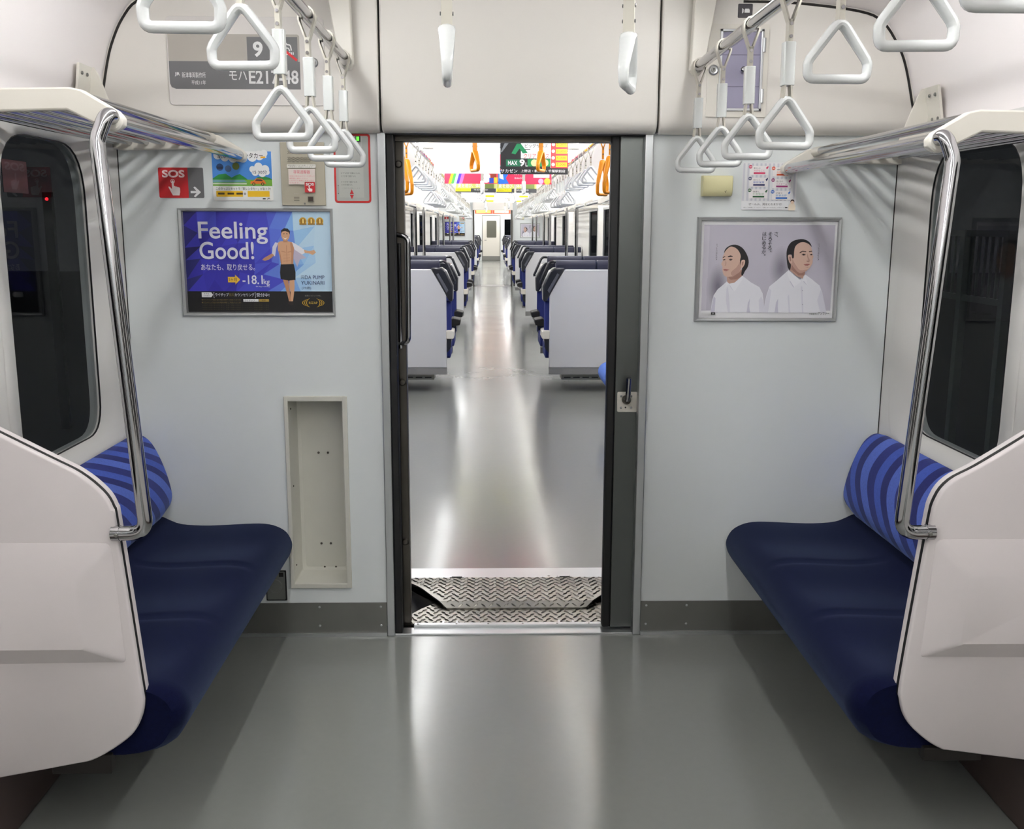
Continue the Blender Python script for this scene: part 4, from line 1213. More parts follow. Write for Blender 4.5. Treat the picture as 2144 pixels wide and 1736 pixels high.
pr = Print(-1.1165, -0.6185, 1.1945, 1.5355, -0.0032); ad_blue(pr); pr.build(pA)
pB = framed('framed_poster', 'silver framed advert with two men in white shirts', 0.642, 1.143, 1.164, 1.523, (0.658, 1.130, 1.176, 1.509))
pr = Print(0.6585, 1.1295, 1.1765, 1.5085, -0.0032); ad_men(pr); pr.build(pB)

# --- niche with screws
t = thing('wall_niche', 'tall empty recess with plastic rim low on the end wall', 'recess')
for a in ((-0.801, NX0 + 0.004, 0.186, 0.899), (NX1 - 0.004, -0.578, 0.186, 0.899)):
    MB().box(a[0], a[1], -0.010, 0.0, a[2], a[3]).build('rim_bar', NICHE, t, smooth=False, bevel=0.003)
for a in ((0.186, NZ0 + 0.004), (NZ1 - 0.004, 0.899)):
    MB().box(NX0, NX1, -0.0098, 0.0, a[0], a[1]).build('rim_bar', NICHE, t, smooth=False, bevel=0.003)
d = 0.125
rings = [[(x, y, z) for x, z in rrect(NX0 + o_, NZ0 + o_, NX1 - o_, NZ1 - o_, r_, 4)] for y, o_, r_ in ((-0.008, 0.001, 0.004), (d - 0.015, 0.006, 0.008), (d - 0.004, 0.010, 0.012), (d, 0.022, 0.014))]
nb = MB().loft(rings, True, False).ngon(rings[-1])
nb.build('tray', NICHE, t, ang=40)
for x in (-0.707, -0.672):
    for z in (0.315, 0.665):
        MB().lathe([(0.0045, 0), (0.004, -0.003), (0.0001, -0.004)], (x, d, z), 'y', 10).build('screw', STEELD, t)
for x, z, y in ((-0.697, 0.224, d - .004), (-0.655, 0.224, d - .004)):
    MB().lathe([(0.004, 0), (0.003, -0.002), (0.0001, -0.003)], (x, y, z), 'y', 8).build('screw', STEELD, t)
for z in (0.845, 0.56, 0.26):
    MB().lathe([(0.004, 0), (0.003, 0.002), (0.0001, 0.003)], (NX0 + 0.003, 0.04, z), 'x', 8).build('scuff_screw', STEELD, t)
# --- socket cover
t = plate('socket_cover', 'small grey socket cover low on the wall behind the bench nose', 'socket', -0.892, -0.817, 0.138, 0.254, 0.0, 0.004, BLACK, 0.004)
MB().prism(rrect(-0.888, 0.143, -0.822, 0.250, 0.004), 'y', -0.007, -0.004).build('cover', mat('socket_grey', (120, 122, 118), 0.4, 0.3), t, bevel=0.001)
MB().lathe([(0.026, 0), (0.024, -0.003), (0.022, -0.003), (0.021, -0.001), (0.0001, -0.001)], (-0.858, -0.007, 0.196), 'y', 24).build('round_lid', mat('socket_grey', (120, 122, 118)), t)
MB().box(-0.842, -0.826, -0.011, -0.007, 0.232, 0.247).build('latch', DARK, t, smooth=False)
# --- cream box
t = thing('cream_box', 'cream plastic box with rounded front on the end wall', 'box')
MB().prism([(0.0, 1.592), (-0.028, 1.592), (-0.036, 1.600), (-0.040, 1.612), (-0.040, 1.652), (-0.036, 1.660), (0.0, 1.662)], 'x', 0.650, 0.752).build('case', BEIGE, t, bevel=0.003)
pr = Print(0.65, 0.752, 1.592, 1.662, -0.0405); pr.poly([(.72, .74), (.755, .80), (.78, .70), (.785, .72), (.757, .84), (.735, .80)], (60, 56, 30)); pr.build(t, 'mark')
# --- sticker poster on the right
t = plate('sticker_poster', 'white striped sticker poster with six small coloured notes', 'poster', 0.792, 0.981, 1.546, 1.706, 0.0, 0.0012, pm((238, 238, 240)), 0.007, 0)
pr = Print(0.792, 0.981, 1.546, 1.706, -0.0014)
for k in range(13): pr.rect(.01 + k * .077, .02, .045 + k * .077, .80, (214, 214, 222))
cols = [((212, 48, 96), (236, 150, 170)), ((226, 88, 44), (240, 160, 120)), ((34, 40, 96), (130, 140, 200)), ((150, 40, 110), (210, 150, 180)), ((40, 96, 56), (150, 180, 150)), ((38, 104, 190), (150, 180, 220))]
for k in range(6):
    u = .13 + (k % 2) * .42; v = .07 + (k // 2) * .245 + (k % 2) * .03
    c, c2 = cols[k]
    pr.rect(u, v, u + .34, v + .19, (250, 246, 246)); pr.disc(u + .01, v + .02, .032, c)
    pr.text('0%d' % (k + 1), u - .01, v + .005, u + .03, v + .035, (250, 250, 250), .02)
    pr.text(('暮らしの', '働く', '街のこと', '買いもの', '健康と', '子育て')[k], u + .07, v + .03, u + .19, v + .065, (120, 110, 110)); pr.text(('大切なこと', '応援します', '駅前保育', 'リフォーム', '便利生活', '家事支援')[k], u + .07, v + .075, u + .27, v + .12, c2, .03)
    pr.rect(u + .07, v + .135, u + .28, v + .17, c)
    pr.poly([(u + .29, v + .04), (u + .33, v + .0), (u + .335, v + .03), (u + .31, v + .075)], c)
pr.rect(0.0, .81, .86, .985, (246, 246, 248)); pr.text('ぜーんぶ、満足におまかせ!', .13, .845, .74, .895, (70, 66, 70), .01)
pr.text('詳しくは検索してください。お問い合わせはお近くの窓口へどうぞ', .04, .93, .84, .955, (120, 116, 120)); pr.rect(.80, .93, .845, .955, (40, 40, 44))
pr.poly([(.86, 1.0), (.865, .90), (.89, .85), (.965, .85), (.99, .92), (.985, 1.0)], (240, 226, 206)); pr.disc(.93, .81, .036, (60, 40, 34)); pr.disc(.93, .835, .03, (240, 214, 190))
pr.build(t)
# ================================================================== FLUORESCENT LAMPS (continuous lines in every carriage)
def lamp(x, y0, y1, label):
    t = thing('ceiling_lamp', label, 'lamp', kind=None)
    MB().tube([(x, y0, 2.166), (x, y1, 2.166)], 0.019, 10).build('tube', LAMP if y1 < 0 else LAMP2, t)
    MB().box(x - 0.045, x + 0.045, y0 - 0.01, y1 + 0.01, 2.192, 2.222).build('housing', WHITEP, t, smooth=False)
for car, y0, y1 in (('near carriage', YB + 0.1, -0.385), ('next carriage', 1.0, 21.6), ('farthest carriage', 22.9, 42.0)):
    lamp(-0.63, y0, y1, 'long white ceiling lamp of the %s on the car number plate side' % car)
    lamp(0.63, y0, y1, 'long white ceiling lamp of the %s on the glazed hatch side' % car)

# ================================================================== NEXT CARRIAGE
Y2, Y2E = 0.65, 22.0
struct(MB().box(-1.45, 1.45, 0.70, Y2E, -0.05, 0.0).build('floor_next', FLOOR, smooth=False), 'shiny grey vinyl floor of the next carriage')
ceiling_obj('ceiling_next', 0.70, Y2E, 'white curved ceiling of the next carriage')
struct(MB().box(-0.45, 0.45, 0.575, 0.705, -0.03, 0.010).build('trim_12', ALU, smooth=False, bevel=0.003), 'bright aluminium door sill of the next carriage')
for x in (-0.19, 0.18):
    tag(MB().lathe([(0.006, 0.0), (0.005, 0.001), (0.0001, 0.0015)], (x, 0.60, 0.010), 'z', 10).build('sill_screw', KICK), 'small screw in the far door sill near the ' + ('grab handle' if x < 0 else 'sliding door'), 'screw')
wall_with_holes('wall_next_near', (-1.35, 1.35, -0.05, 2.2), [(-0.44, 0.44, -0.05, 1.87)], 0.64, 0.70, STEEL, 'end wall of the next carriage around the gangway')

WINS = [(1.3, 3.6), (4.75, 5.35), (6.2, 7.7), (8.3, 8.95), (9.6, 10.7), (12.5, 13.1), (14.5, 16.0), (17.7, 18.5), (19.6, 20.9)]
BWALL = mat('next_side_wall', (222, 220, 214), 0.34, noise=0.01, nscale=5)
wn = [3]
def long_wall(s, nm, y0, y1, wins, label):
    mb = MB()
    x0, x1 = s * HW, s * (HW + 0.03)
    mb.box(x0, x1, y0, y1, 0.0, 0.83); mb.box(x0, x1, y0, y1, 1.73, 1.80)
    prev = y0
    for a, b in wins:
        mb.box(x0, x1, prev, a, 0.83, 1.73); prev = b
    mb.box(x0, x1, prev, y1, 0.83, 1.73)
    struct(mb.build(nm, BWALL, smooth=False), label)
    for a, b in wins:
        w = thing('window_%d' % wn[0], 'black night window in the side wall of a farther carriage', None, kind='structure'); wn[0] += 1
        MB().box(s * (HW + 0.012), s * (HW + 0.016), a, b, 0.83, 1.73).build('pane', GLASS, w, smooth=False)
        f = MB()
        for q in ((a, a + 0.03, 0.83, 1.73), (b - 0.03, b, 0.83, 1.73), (a, b, 0.83, 0.86), (a, b, 1.70, 1.73)):
            f.box(s * (HW - 0.006), s * (HW + 0.012), q[0], q[1], q[2], q[3])
        f.build('window_frame', ALU, w, smooth=False)
long_wall(-1, 'wall_next_left', 0.70, Y2E, WINS, 'white side wall of the next carriage')
long_wall(1, 'wall_next_right', 0.70, Y2E, WINS, 'white side wall of the next carriage')
wall_with_holes('wall_next_far', (-1.345, 1.345, 0.0, 2.22), [(-0.47, 0.47, 0.0, 1.905)], Y2E, Y2E + 0.06, WALL, 'grey end wall at the far end of the next carriage')
for s, nm in ((-1, 'trim_13'), (1, 'trim_14')):
    struct(MB().box(s * 0.47, s * 0.50, Y2E - 0.02, Y2E, 0.0, 1.905).build(nm, STEELD, smooth=False), 'dark trim of the far gangway opening')
struct(MB().box(-0.50, 0.50, Y2E - 0.06, Y2E, 1.905, 2.215).build('wall_next_header', HEADER, smooth=False, bevel=0.01), 'cream header panel over the far gangway opening')
struct(MB().box(-1.0, 1.0, Y2E, Y2E + 0.85, -0.05, -0.01).build('floor_far_gangway', BELLOWS, smooth=False), 'dark floor of the far gangway')
struct(MB().box(-0.30, 0.30, Y2E, Y2E + 0.85, -0.01, 0.004).build('trim_15', KICK, smooth=False), 'far tread plates')
for s, nm in ((-1, 'left'), (1, 'right')):
    struct(MB().box(s * 0.49, s * 0.55, Y2E + 0.06, Y2E + 0.8, -0.05, 2.0).build('wall_far_gangway_' + nm, BELLOWS, smooth=False), 'dark side of the far gangway')
struct(MB().box(-0.6, 0.6, Y2E + 0.06, Y2E + 0.8, 1.95, 2.0).build('ceiling_far_gangway', BELLOWS, smooth=False), 'dark roof of the far gangway')

# --- farthest carriage
Y3, Y3E = 22.8, 41.5
struct(MB().box(-1.45, 1.45, Y3, Y3E, -0.05, 0.0).build('floor_farthest', FLOOR, smooth=False), 'grey floor of the farthest carriage')
ceiling_obj('ceiling_farthest', Y3, Y3E, 'white ceiling of the farthest carriage')
long_wall(-1, 'wall_farthest_left', Y3, Y3E, [(28, 30), (33, 35), (37.0, 38.4)], 'white side wall of the farthest carriage')
long_wall(1, 'wall_farthest_right', Y3, Y3E, [(28, 30), (33, 35), (37.0, 38.4)], 'white side wall of the farthest carriage')
wall_with_holes('wall_farthest_near', (-1.345, 1.345, 0.0, 2.22), [(-0.47, 0.47, 0.0, 1.92)], Y3 - 0.02, Y3 + 0.04, WALL, 'end wall of the farthest carriage')
wall_with_holes('wall_farthest_end', (-1.345, 1.345, 0.0, 2.22), [(0.58, 0.95, 1.05, 1.83)], Y3E, Y3E + 0.06, WALL, 'white end wall of the farthest carriage')
fd = thing('door_2', 'white closed door with dark window at the far end', None, kind='structure')
dx0, dx1 = -0.39, 0.37
MB().box(dx0, dx1, Y3E - 0.04, Y3E, 0.02, 1.98).build('door_leaf', WHITEP, fd, smooth=False, bevel=0.01)
MB().box(dx0 - 0.03, dx1 + 0.03, Y3E - 0.02, Y3E, 0.0, 2.02).build('door_frame', KICK, fd, smooth=False)
MB().prism(rrect(-0.24, 1.00, 0.25, 1.80, 0.06), 'y', Y3E - 0.05, Y3E - 0.04).build('window_bead', WHITEP, fd)
MB().prism(rrect(-0.21, 1.03, 0.22, 1.77, 0.05), 'y', Y3E - 0.054, Y3E - 0.05).build('window_pane', mat('far_pane', (92, 92, 80), 0.3), fd)
MB().tube([(-0.31, Y3E - 0.04, 0.92), (-0.31, Y3E - 0.09, 0.92), (-0.22, Y3E - 0.09, 0.92)], 0.015, 8).build('door_handle', CHROME, fd)
MB().box(dx0, dx1, Y3E - 0.045, Y3E - 0.04, 0.02, 0.22).build('kick_plate', KICK, fd, smooth=False)
cw = thing('window_30', 'black cab window beside the far door', None, kind='structure')
MB().box(0.58, 0.95, Y3E + 0.02, Y3E + 0.03, 1.05, 1.83).build('pane', GLASS, cw, smooth=False)

# --- cross seats: A has its aisle side at +x and faces +y
def cross_seat(m):
    """m = 1: aisle at +x; m = -1: mirrored"""
    t = thing('cross_bench', 'x', 'seat')
    def X(l): return [(m * a, b) for a, b in l]
    MB().prism(X([(-0.84, 0.227), (0, 0.227), (0, 0.90), (-0.134, 1.115), (-0.84, 1.115)]), 'y', 0, 0.05).build('back_shell', SEATSHELL, t, bevel=0.008)
    MB().box(m * -0.84, 0, 0.004, 0.05, 0.165, 0.226).build('base_strip', GREYBASE, t, smooth=False)
    g = MB().box(m * -0.84, m * -0.12, 0.08, 0.30, 0.105, 0.165).build('heater_grille', KICK, t, smooth=False)
    for k in range(8):
        MB().box(m * (-0.80 + k * 0.085), m * (-0.74 + k * 0.085), 0.076, 0.081, 0.122, 0.132).build('slot', BLACK, g, smooth=False)
    MB().prism(X([(-0.004, 0.885), (0.030, 0.83), (0.058, 0.83), (0.062, 0.965), (0.0, 1.100), (-0.04, 1.128), (-0.137, 1.128)]), 'y', -0.006, 0.20).build('side_wing', SEATDARK, t, bevel=0.012)
    MB().prism(X([(0.004, 0.905), (0.020, 0.93), (-0.068, 1.082), (-0.085, 1.07)]), 'y', -0.012, -0.004).build('wing_groove', mat('groove_grey', (92, 94, 104), 0.3), t)
    for k, (a, b) in enumerate(((-0.84, -0.43), (-0.425, -0.06))):
        prof = rrect(0.07, 1.02, 0.19, 1.195, 0.045, 5)
        MB().prism(prof, 'x', m * a, m * b).build('headrest', SEATNAVY, t, bevel=0.01)
    MB().prism(rrect(0.05, 0.40, 0.15, 0.83, 0.03), 'x', m * -0.83, m * 0.042).build('back_cushion', SEATBLUE, t, bevel=0.01)
    MB().prism(rrect(0.10, 0.30, 0.58, 0.43, 0.04), 'x', m * -0.83, m * 0.03).build('seat_cushion', SEATBLUE, t, bevel=0.01)
    hp_ = rounded([(-0.085, 0.13, 1.18), (-0.005, 0.13, 1.185), (0.075, 0.13, 1.00), (0.070, 0.13, 0.985)], [0, 0.05, 0.01, 0], 6, closed=False)
    MB().tube([(m * a, b, c) for a, b, c in hp_], 0.013, 8).build('grab_loop', SEATDARK, t)
    MB().prism(X([(0.03, 0.575), (0.115, 0.59), (0.12, 0.64), (0.05, 0.655), (0.03, 0.64)]), 'y', 0.26, 0.50).build('armrest', BLACK, t, bevel=0.008)
    MB().prism(X([(-0.004, 0.49), (0.058, 0.49), (0.066, 0.50), (0.066, 0.555), (0.055, 0.566), (-0.004, 0.566)]), 'y', -0.004, 0.30).build('arm_base', WHITEP, t, bevel=0.006)
    MB().prism(X([(0.0, 0.36), (0.035, 0.40), (0.045, 0.485), (0.0, 0.485)]), 'y', 0.02, 0.20).build('side_frame', SEATDARK, t, bevel=0.004)
    return t
A = cross_seat(1); B = cross_seat(-1)
GS = 'cross seats of the farther carriages'
AX = 0.465
rows = [(5.5, 'nearest'), (11.6, 'second'), (17.8, 'third'), (27.0, 'fourth'), (33.0, 'fifth')]
first = True
for y, nm in rows:
    for s, sd in ((-1, 'Feeling Good poster'), (1, 'two-men poster')):
        away = A if s < 0 else B
        tow = B if s < 0 else A
        la = '%s row cross seat showing its white back, aisle side of the %s' % (nm, sd)
        lt = '%s row cross seat facing us behind a white-backed seat, side of the %s' % (nm, sd)
        if first and s < 0:
            A.location = (s * AX, y, 0); A['label'] = la; A['group'] = GS
        elif first:
            B.location = (s * AX, y, 0); B['label'] = la; B['group'] = GS
        else:
            dup(away, (s * AX, y, 0), 0, la, GS)
    for s, sd in ((-1, 'Feeling Good poster'), (1, 'two-men poster')):
        tow = B if s < 0 else A
        dup(tow, (s * AX, y + 1.6, 0), PI, '%s row cross seat facing us behind a white-backed seat, side of the %s' % (nm, sd), GS)
    first = False

# --- blue bench of the next carriage, its far nose showing past the sliding door
for s in (-1, 1):
    b = thing('bench_seat', 'light blue bench in the next carriage ' + ('half hidden by the sliding door' if s > 0 else 'hidden behind the gangway handle'), 'bench')
    prof = catmull(SEAT_PROF[:-1], 2, closed=False) + [SEAT_PROF[-1]]
    MB().loft([[(s * (1.05 + (x - 1.05) * q), y, 0.36 + (z - 0.36) * q) for x, z in prof] for y, q in ((1.0, 1), (4.35, 1), (4.42, 0.97), (4.45, 0.85))]).build('seat_cushion', BLUEBENCH, b, ang=50)
    prof = catmull(BACK_PROF, 2, closed=False)
    MB().loft([[(s * x, y, z) for x, z in prof] for y in (1.0, 4.45)]).build('backrest', BLUEBENCH, b, ang=60)

# --- poles, racks, rails
for y, nm in ((8.2, 'first'), (9.7, 'second'), (13.3, 'third'), (15.3, 'fourth'), (18.3, 'fifth'), (20.3, 'sixth')):
    for s, sd in ((-1, 'Feeling Good poster'), (1, 'two-men poster')):
        x = s * 0.93
        tag(MB().tube([(x, y, 0.5), (x, y, 1.74)], 0.02, 10).build('vertical_pole', CHROME), '%s chrome pole from our end in the next carriage, side of the %s' % (nm, sd), 'grab pole', 'vertical poles of the next carriage')
RACKW = mat('rack_white', (236, 236, 232), 0.3, 0.0)
for k, (a, b) in enumerate(((1.0, 4.3), (5.6, 8.2), (9.7, 13.3), (15.3, 18.3), (20.3, 21.9))):
    for s, sd in ((-1, 'Feeling Good poster'), (1, 'two-men poster')):
        r = thing('luggage_rack', '%s white luggage rack from our end, next carriage, %s side' % (ORD[k], sd), 'luggage rack', group='racks of the next carriage')
        MB().tube([(s * 0.92, a, 1.715), (s * 0.92, b, 1.715)], 0.016, 10).build('front_rail', CHROME, r)
        for x in (0.99, 1.05, 1.11, 1.17, 1.23, 1.29):
            MB().tube([(s * x, a, 1.757), (s * x, b, 1.757)], 0.012, 6).build('shelf_rod', RACKW, r)
        for y in (a, (a + b) / 2, b):
            MB().prism([(s * x, z) for x, z in ((1.345, 1.79), (1.0, 1.79), (0.90, 1.735), (0.895, 1.70), (0.92, 1.698), (1.0, 1.74), (1.345, 1.738))], 'y', y - 0.015, y + 0.015).build('arm', WHITEP, r, smooth=False)
for s, X, sd in ((-1, -0.565, 'Feeling Good poster'), (1, 0.60, 'two-men poster')):
    r = thing('hand_rail', 'long chrome hand rail of the next carriage, side of the %s' % sd, 'hand rail')
    MB().tube([(X, 1.0, RZ), (X, 21.7, RZ)], 0.016, 10).build('rail', CHROME, r)
    for y in (1.0, 4.9, 8.9, 12.9, 16.9, 21.7):
        MB().tube([(X, y, RZ), (X + s * 0.04, y, 2.21)], 0.014, 8).build('hanger', WHITEP, r)
    zones = [(3.35, 5, 0.36, 0), (5.2, 5, 0.36, 1), (7.2, 5, 0.36, 0), (9.2, 7, 0.36, 1), (12.0, 5, 0.36, 0), (14.0, 7, 0.36, 1), (17.0, 5, 0.36, 0), (19.0, 7, 0.36, 1)]
    for zi, (y0, n, st, lg) in enumerate(zones):
        for k in range(n):
            place(long0 if lg else short0, (X, y0 + k * st, RZ), random.uniform(-0.06, 0.06),
                  '%s grey strap of the %s cluster, next carriage, %s side' % (ORD[k], ORD[zi], sd), 'straps of the next carriage', (0, random.uniform(-0.03, 0.03)))
    for k, y in enumerate((2.25, 2.6)):
        o = make_strap('hanging_strap', False, ORANGE, '%s long orange strap of the next carriage, side of the %s' % (('nearer', 'farther')[k], sd), ringh=0.215)
        o['group'] = 'orange straps of the next carriage'
        for ch in o.children:
            if ch.name.split('.')[0] in ('loop', 'stitched_band'): ch.data.materials.clear(); ch.data.materials.append(ORANGE)
        o.location = (X, y, RZ)
        for ch in o.children:
            if ch.name.split('.')[0] == 'ring': ch.rotation_euler = (0, 0, 0.95 * s)
orange_rail = thing('cross_rail', 'chrome cross rail over the doorway of the next carriage', 'hand rail')
MB().tube([(-0.565, 4.6, 2.115), (0.60, 4.6, 2.115)], 0.018, 12).build('rail', CHROME, orange_rail)
for s in (-0.545, 0.58):
    MB().lathe([(0.028, -0.05), (0.028, 0.05)], (s, 4.6, 2.115), 'x', 12).build('rail_cup', WHITEP, orange_rail)
near_rail = thing('cross_rail', 'chrome cross rail carrying two orange straps in the next carriage', 'hand rail')
MB().tube([(-0.565, 2.2, RZ + 0.01), (0.60, 2.2, RZ + 0.01)], 0.014, 10).build('rail', CHROME, near_rail)
for k, x in enumerate((-0.155, 0.212)):
    o = make_strap('hanging_strap', False, ORANGE, 'orange strap on the next carriage cross rail, before the %s' % ('blank white hanging sheet' if k == 0 else 'black and green hanging advert'))
    o['group'] = 'orange straps of the next carriage'
    for ch in o.children:
        if ch.name.split('.')[0] in ('loop', 'stitched_band'): ch.data.materials.clear(); ch.data.materials.append(ORANGE)
    o.location = (x, 2.2, RZ + 0.012); o.rotation_euler = (0, 0, PI / 2 + (0.35 if k == 0 else -0.35))
for k, (y, xs) in enumerate(((5.6, (-0.14, 0.23)), (8.6, (-0.14, 0.23)), (12.6, (-0.14, 0.23)), (16.8, (-0.14, 0.23)))):
    q = thing('cross_rail', '%s farther chrome cross rail of the next carriage' % ORD[k], 'hand rail', group='farther cross rails')
    MB().tube([(-0.565, y, RZ), (0.60, y, RZ)], 0.014, 8).build('rail', CHROME, q)
    for x in xs:
        place(short0, (x, y, RZ), PI / 2 + 0.1, 'white edge-on strap on the %s farther cross rail, %s side' % (ORD[k], 'Feeling Good poster' if x < 0 else 'two-men poster'), 'edge-on straps of the next carriage')

# --- hanging adverts
def hang(x0, x1, z0, z1, y, label, fn, bg=(244, 244, 244)):
    t = thing('hanging_poster', label, 'poster', group='hanging posters of the next carriage')
    MB().box(x0, x1, y, y + 0.002, z0, z1).build('sheet', pm(bg), t, smooth=False)
    MB().box(x0 - 0.01, x1 + 0.01, y - 0.008, y + 0.010, z1, z1 + 0.025).build('clip_rail', ALU, t, smooth=False)
    if fn:
        pr = Print(x0, x1, z0, z1, y - 0.0002); fn(pr); pr.build(t)
def ad_suit(pr):
    pr.rect(0, 0, .74, .86, (30, 30, 32)); pr.rect(.30, .05, .74, .60, (244, 244, 240)); pr.rect(0, .84, 1, 1, (26, 26, 28))
    pr.poly([(.12, .0), (.22, 0), (.02, .45), (0, .45)], (120, 124, 128)); pr.poly([(.16, .48), (.24, .24), (.30, .24), (.40, .46), (.33, .48), (.28, .36), (.22, .50)], (20, 130, 80))
    pr.text('ビッグサイズ', .36, .24, .70, .34, (40, 40, 40), .02); pr.rect(.36, .37, .44, .39, (40, 40, 40))
    pr.text('クリアランス', .34, .48, .72, .60, (222, 60, 70), .03)
    pr.rect(.08, .63, .30, .80, (20, 110, 74)); pr.text('MAX', .11, .66, .25, .77, WHITE, .02); pr.text('9', .28, .62, .36, .80, WHITE, .04); pr.text('L', .37, .70, .40, .80, WHITE, .03)
    pr.rect(.40, .62, .74, .80, (24, 140, 76)); pr.disc(.50, .71, .05, (240, 220, 160)); pr.disc(.66, .71, .05, (240, 220, 160))
    pr.text('サカゼン', .0, .865, .25, .96, WHITE, .035); pr.text('上野店・新宿店・千葉駅前店', .30, .875, .96, .95, WHITE, .01)
    pr.rect(.745, 0, 1, .84, (206, 60, 66))
    for k in range(5): pr.rect(.82, .04 + k * .165, .985, .15 + k * .165, (250, 232, 40)); pr.text(('1,000', '2,000', '3,000', '5,000', '7,000')[k], .83, .06 + k * .165, .97, .13 + k * .165, (200, 80, 30), .02); pr.disc(.78, .09 + k * .165, .025, (250, 240, 240))
def ad_pink_a(pr):
    pr.rect(0, 0, 1, 1, (232, 60, 98))
    for k, c in enumerate(((250, 220, 50), (90, 190, 90), (200, 230, 250), (90, 60, 200), (240, 120, 200))): pr.poly([(.14 + k * .05, .55), (.20 + k * .05, .55), (.13 + k * .05, 1), (.07 + k * .05, 1)], c)
    pr.disc(.78, .80, .09, (246, 240, 240)); pr.rect(.86, .62, .97, .80, (150, 60, 40)); pr.rect(.84, .80, .92, .98, (40, 80, 190)); pr.rect(.93, .78, .99, .98, (250, 220, 60))
def ad_pink_b(pr):
    pr.rect(0, 0, 1, 1, (228, 44, 88)); pr.poly([(0, .55), (.15, .50), (.20, .62), (.14, .80), (.20, .98), (0, 1)], (36, 120, 230)); pr.poly([(.02, .60), (.08, .60), (.10, .85), (.02, .80)], (250, 250, 250))
    pr.text('さがしてみよう', .30, .62, .52, .69, WHITE, .02); pr.text('休みの宿', .30, .76, .48, .83, WHITE, .02)
    pr.rect(.66, .52, .96, .78, (248, 248, 250)); pr.text('Feel.new smile.one', .69, .60, .93, .64, (70, 70, 80)); pr.disc(.92, .90, .06, (250, 190, 60)); pr.disc(.80, .90, .05, (240, 170, 220))
def ad_green(pr):
    pr.rect(0, 0, 1, 1, (196, 200, 110)); pr.rect(0, .80, 1, 1, (60, 62, 66)); pr.text('夏を遊び、体感。', .06, .56, .70, .76, (250, 250, 236), .03)
    pr.rect(.0, .80, .38, .95, (246, 226, 30)); pr.text('夏休みプラン', .04, .84, .34, .91, (90, 80, 20)); pr.rect(.72, .50, .95, .80, (110, 124, 60)); pr.text('予約受付中', .45, .83, .80, .92, (230, 230, 230))
def ad_white(pr):
    pr.rect(0, 0, 1, 1, (246, 246, 246)); pr.text('お知らせ', .40, .66, .64, .76, (90, 90, 110), .02); pr.text('ご案内', .50, .82, .62, .90, (120, 120, 130)); pr.rect(.72, .84, .98, .96, (246, 226, 40))
hang(-0.497, 0.006, 1.887, 2.18, 4.3, 'blank white hanging sheet, nearest in the next carriage', None)
hang(0.010, 0.523, 1.882, 2.18, 4.3, 'black, green and red hanging sale advert in the next carriage', ad_suit)
hang(-0.505, 0.005, 1.895, 2.17, 6.3, 'pink hanging advert with rainbow stripes in the next carriage', ad_pink_a)
hang(0.010, 0.520, 1.892, 2.17, 6.3, 'pink hanging advert with blue shape in the next carriage', ad_pink_b)
hang(-0.505, 0.005, 1.918, 2.17, 9.4, 'green hanging travel advert on the Feeling Good side of the next carriage', ad_green)
hang(0.010, 0.520, 1.915, 2.17, 9.4, 'green hanging travel advert on the two-men side of the next carriage', ad_green)
hang(-0.505, 0.005, 1.925, 2.17, 12.0, 'white hanging notice on the Feeling Good side, fourth pair in the next carriage', ad_white)
hang(0.010, 0.520, 1.922, 2.17, 12.0, 'white hanging notice on the two-men side, fourth pair in the next carriage', ad_white)
hang(-0.505, 0.005, 1.935, 2.17, 15.2, 'white hanging notice on the Feeling Good side, fifth pair in the next carriage', ad_white)
hang(0.010, 0.520, 1.932, 2.17, 15.2, 'white hanging notice on the two-men side, fifth pair in the next carriage', ad_white)
hang(-0.505, 0.005, 1.86, 2.12, 25.5, 'orange hanging advert in the farthest carriage, Feeling Good side', lambda pr: (pr.rect(0, 0, 1, 1, (232, 92, 60)), pr.rect(.1, .6, .9, .9, (250, 220, 120))))
hang(0.010, 0.520, 1.86, 2.12, 25.5, 'orange hanging advert in the farthest carriage, two-men side', lambda pr: (pr.rect(0, 0, 1, 1, (232, 92, 60)), pr.rect(.1, .6, .9, .9, (250, 230, 200))))

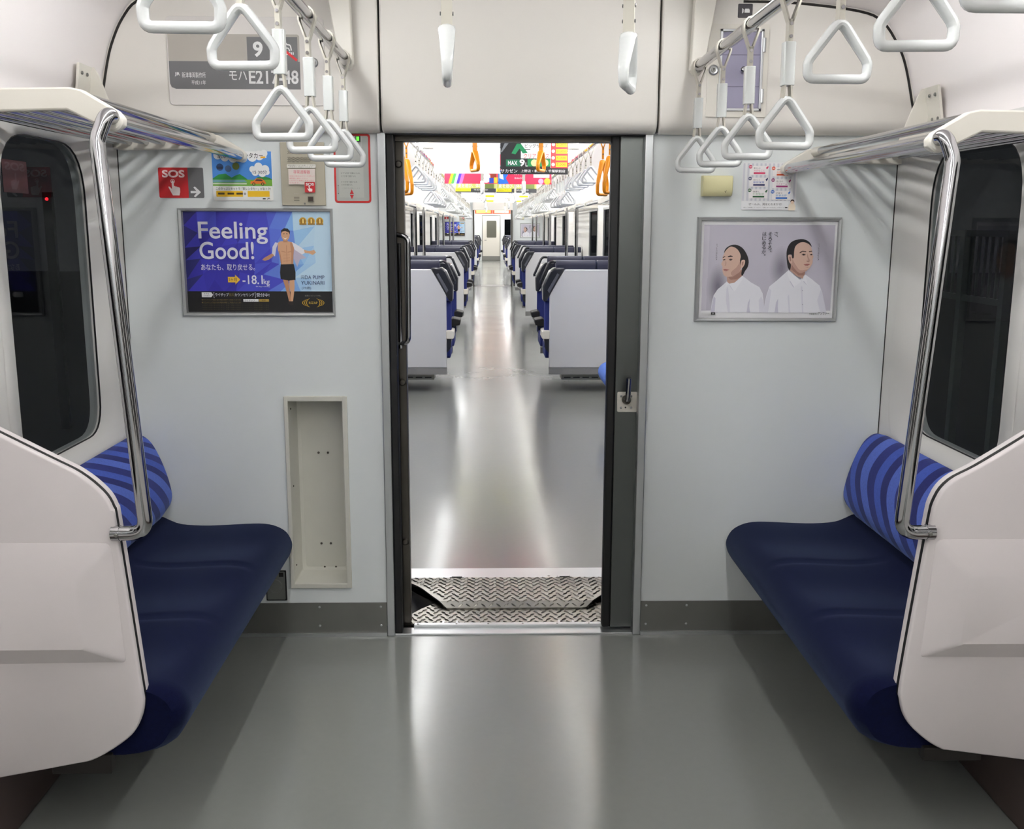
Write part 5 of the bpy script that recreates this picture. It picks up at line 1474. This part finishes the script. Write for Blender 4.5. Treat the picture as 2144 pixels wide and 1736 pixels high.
# --- the same adverts and signs on the far end wall of the next carriage
dup(pA, (-0.085, Y2E, 0.075), None, 'small blue Feeling Good poster on the far end wall of the next carriage')
dup(pB, (0.05, Y2E, 0.065), None, 'small two-men poster on the far end wall of the next carriage')
for nm_, lab, off in (('sos_sign', 'tiny red SOS sign on the far end wall of the next carriage', (-0.02, Y2E, 0.10)), ('intercom_panel', 'tiny intercom panel on the far end wall of the next carriage', (-0.06, Y2E, 0.09)), ('cream_box', 'tiny cream box on the far end wall of the next carriage', (0.03, Y2E, 0.09))):
    dup(bpy.data.objects[nm_], off, None, lab)

# ================================================================== NIGHT OUTSIDE THE WINDOWS
struct(MB().box(-40, 40, -20, 60, -1.35, -1.3).build('ground', NIGHT, smooth=False), 'dark ground beside the track')
FENCE = mat('fence_paint', (120, 126, 122), 0.5)
f = thing('platform_fence', 'pale railing fence seen through the window on the two-men poster side', 'fence')
fx = 3.1
fy0, fy1, fz0, fz1 = 2.62, 6.6, 1.03, 1.456
for z in (fz0, fz1):
    MB().box(fx, fx + 0.03, fy0, fy1, z - 0.02, z + 0.02).build('fence_rail', FENCE, f, smooth=False)
pk = MB().box(fx + 0.005, fx + 0.021, -0.008, 0.008, fz0, fz1).build('picket', FENCE, f, smooth=False)
pk.location = (0, fy0 + 0.05, 0)
y = fy0 + 0.05
while y < fy1 - 0.1:
    y += 0.085
    c = pk.copy(); COL.objects.link(c); c.location = (0, y, 0)
for y in (fy0 + 0.02, 3.2, 4.8, fy1 - 0.02):
    MB().box(fx - 0.01, fx + 0.04, y - 0.03, y + 0.03, -1.3, fz1 + 0.02).build('fence_post', FENCE, f, smooth=False)
sg = thing('signal_lamp', 'small red signal lamp outside the window on the SOS sign side', 'lamp')
MB().box(-6.06, -5.94, 10.26, 10.34, -1.3, 1.93).build('post', BLACK, sg, smooth=False)
MB().lathe([(0.021, 0.0), (0.019, -0.015), (0.0001, -0.02)], (-6.0, 10.26, 1.84), 'y', 12).build('lens', mat('red_lamp', (230, 30, 40), 0.4, emit=(255, 30, 40), es=4.0), sg)
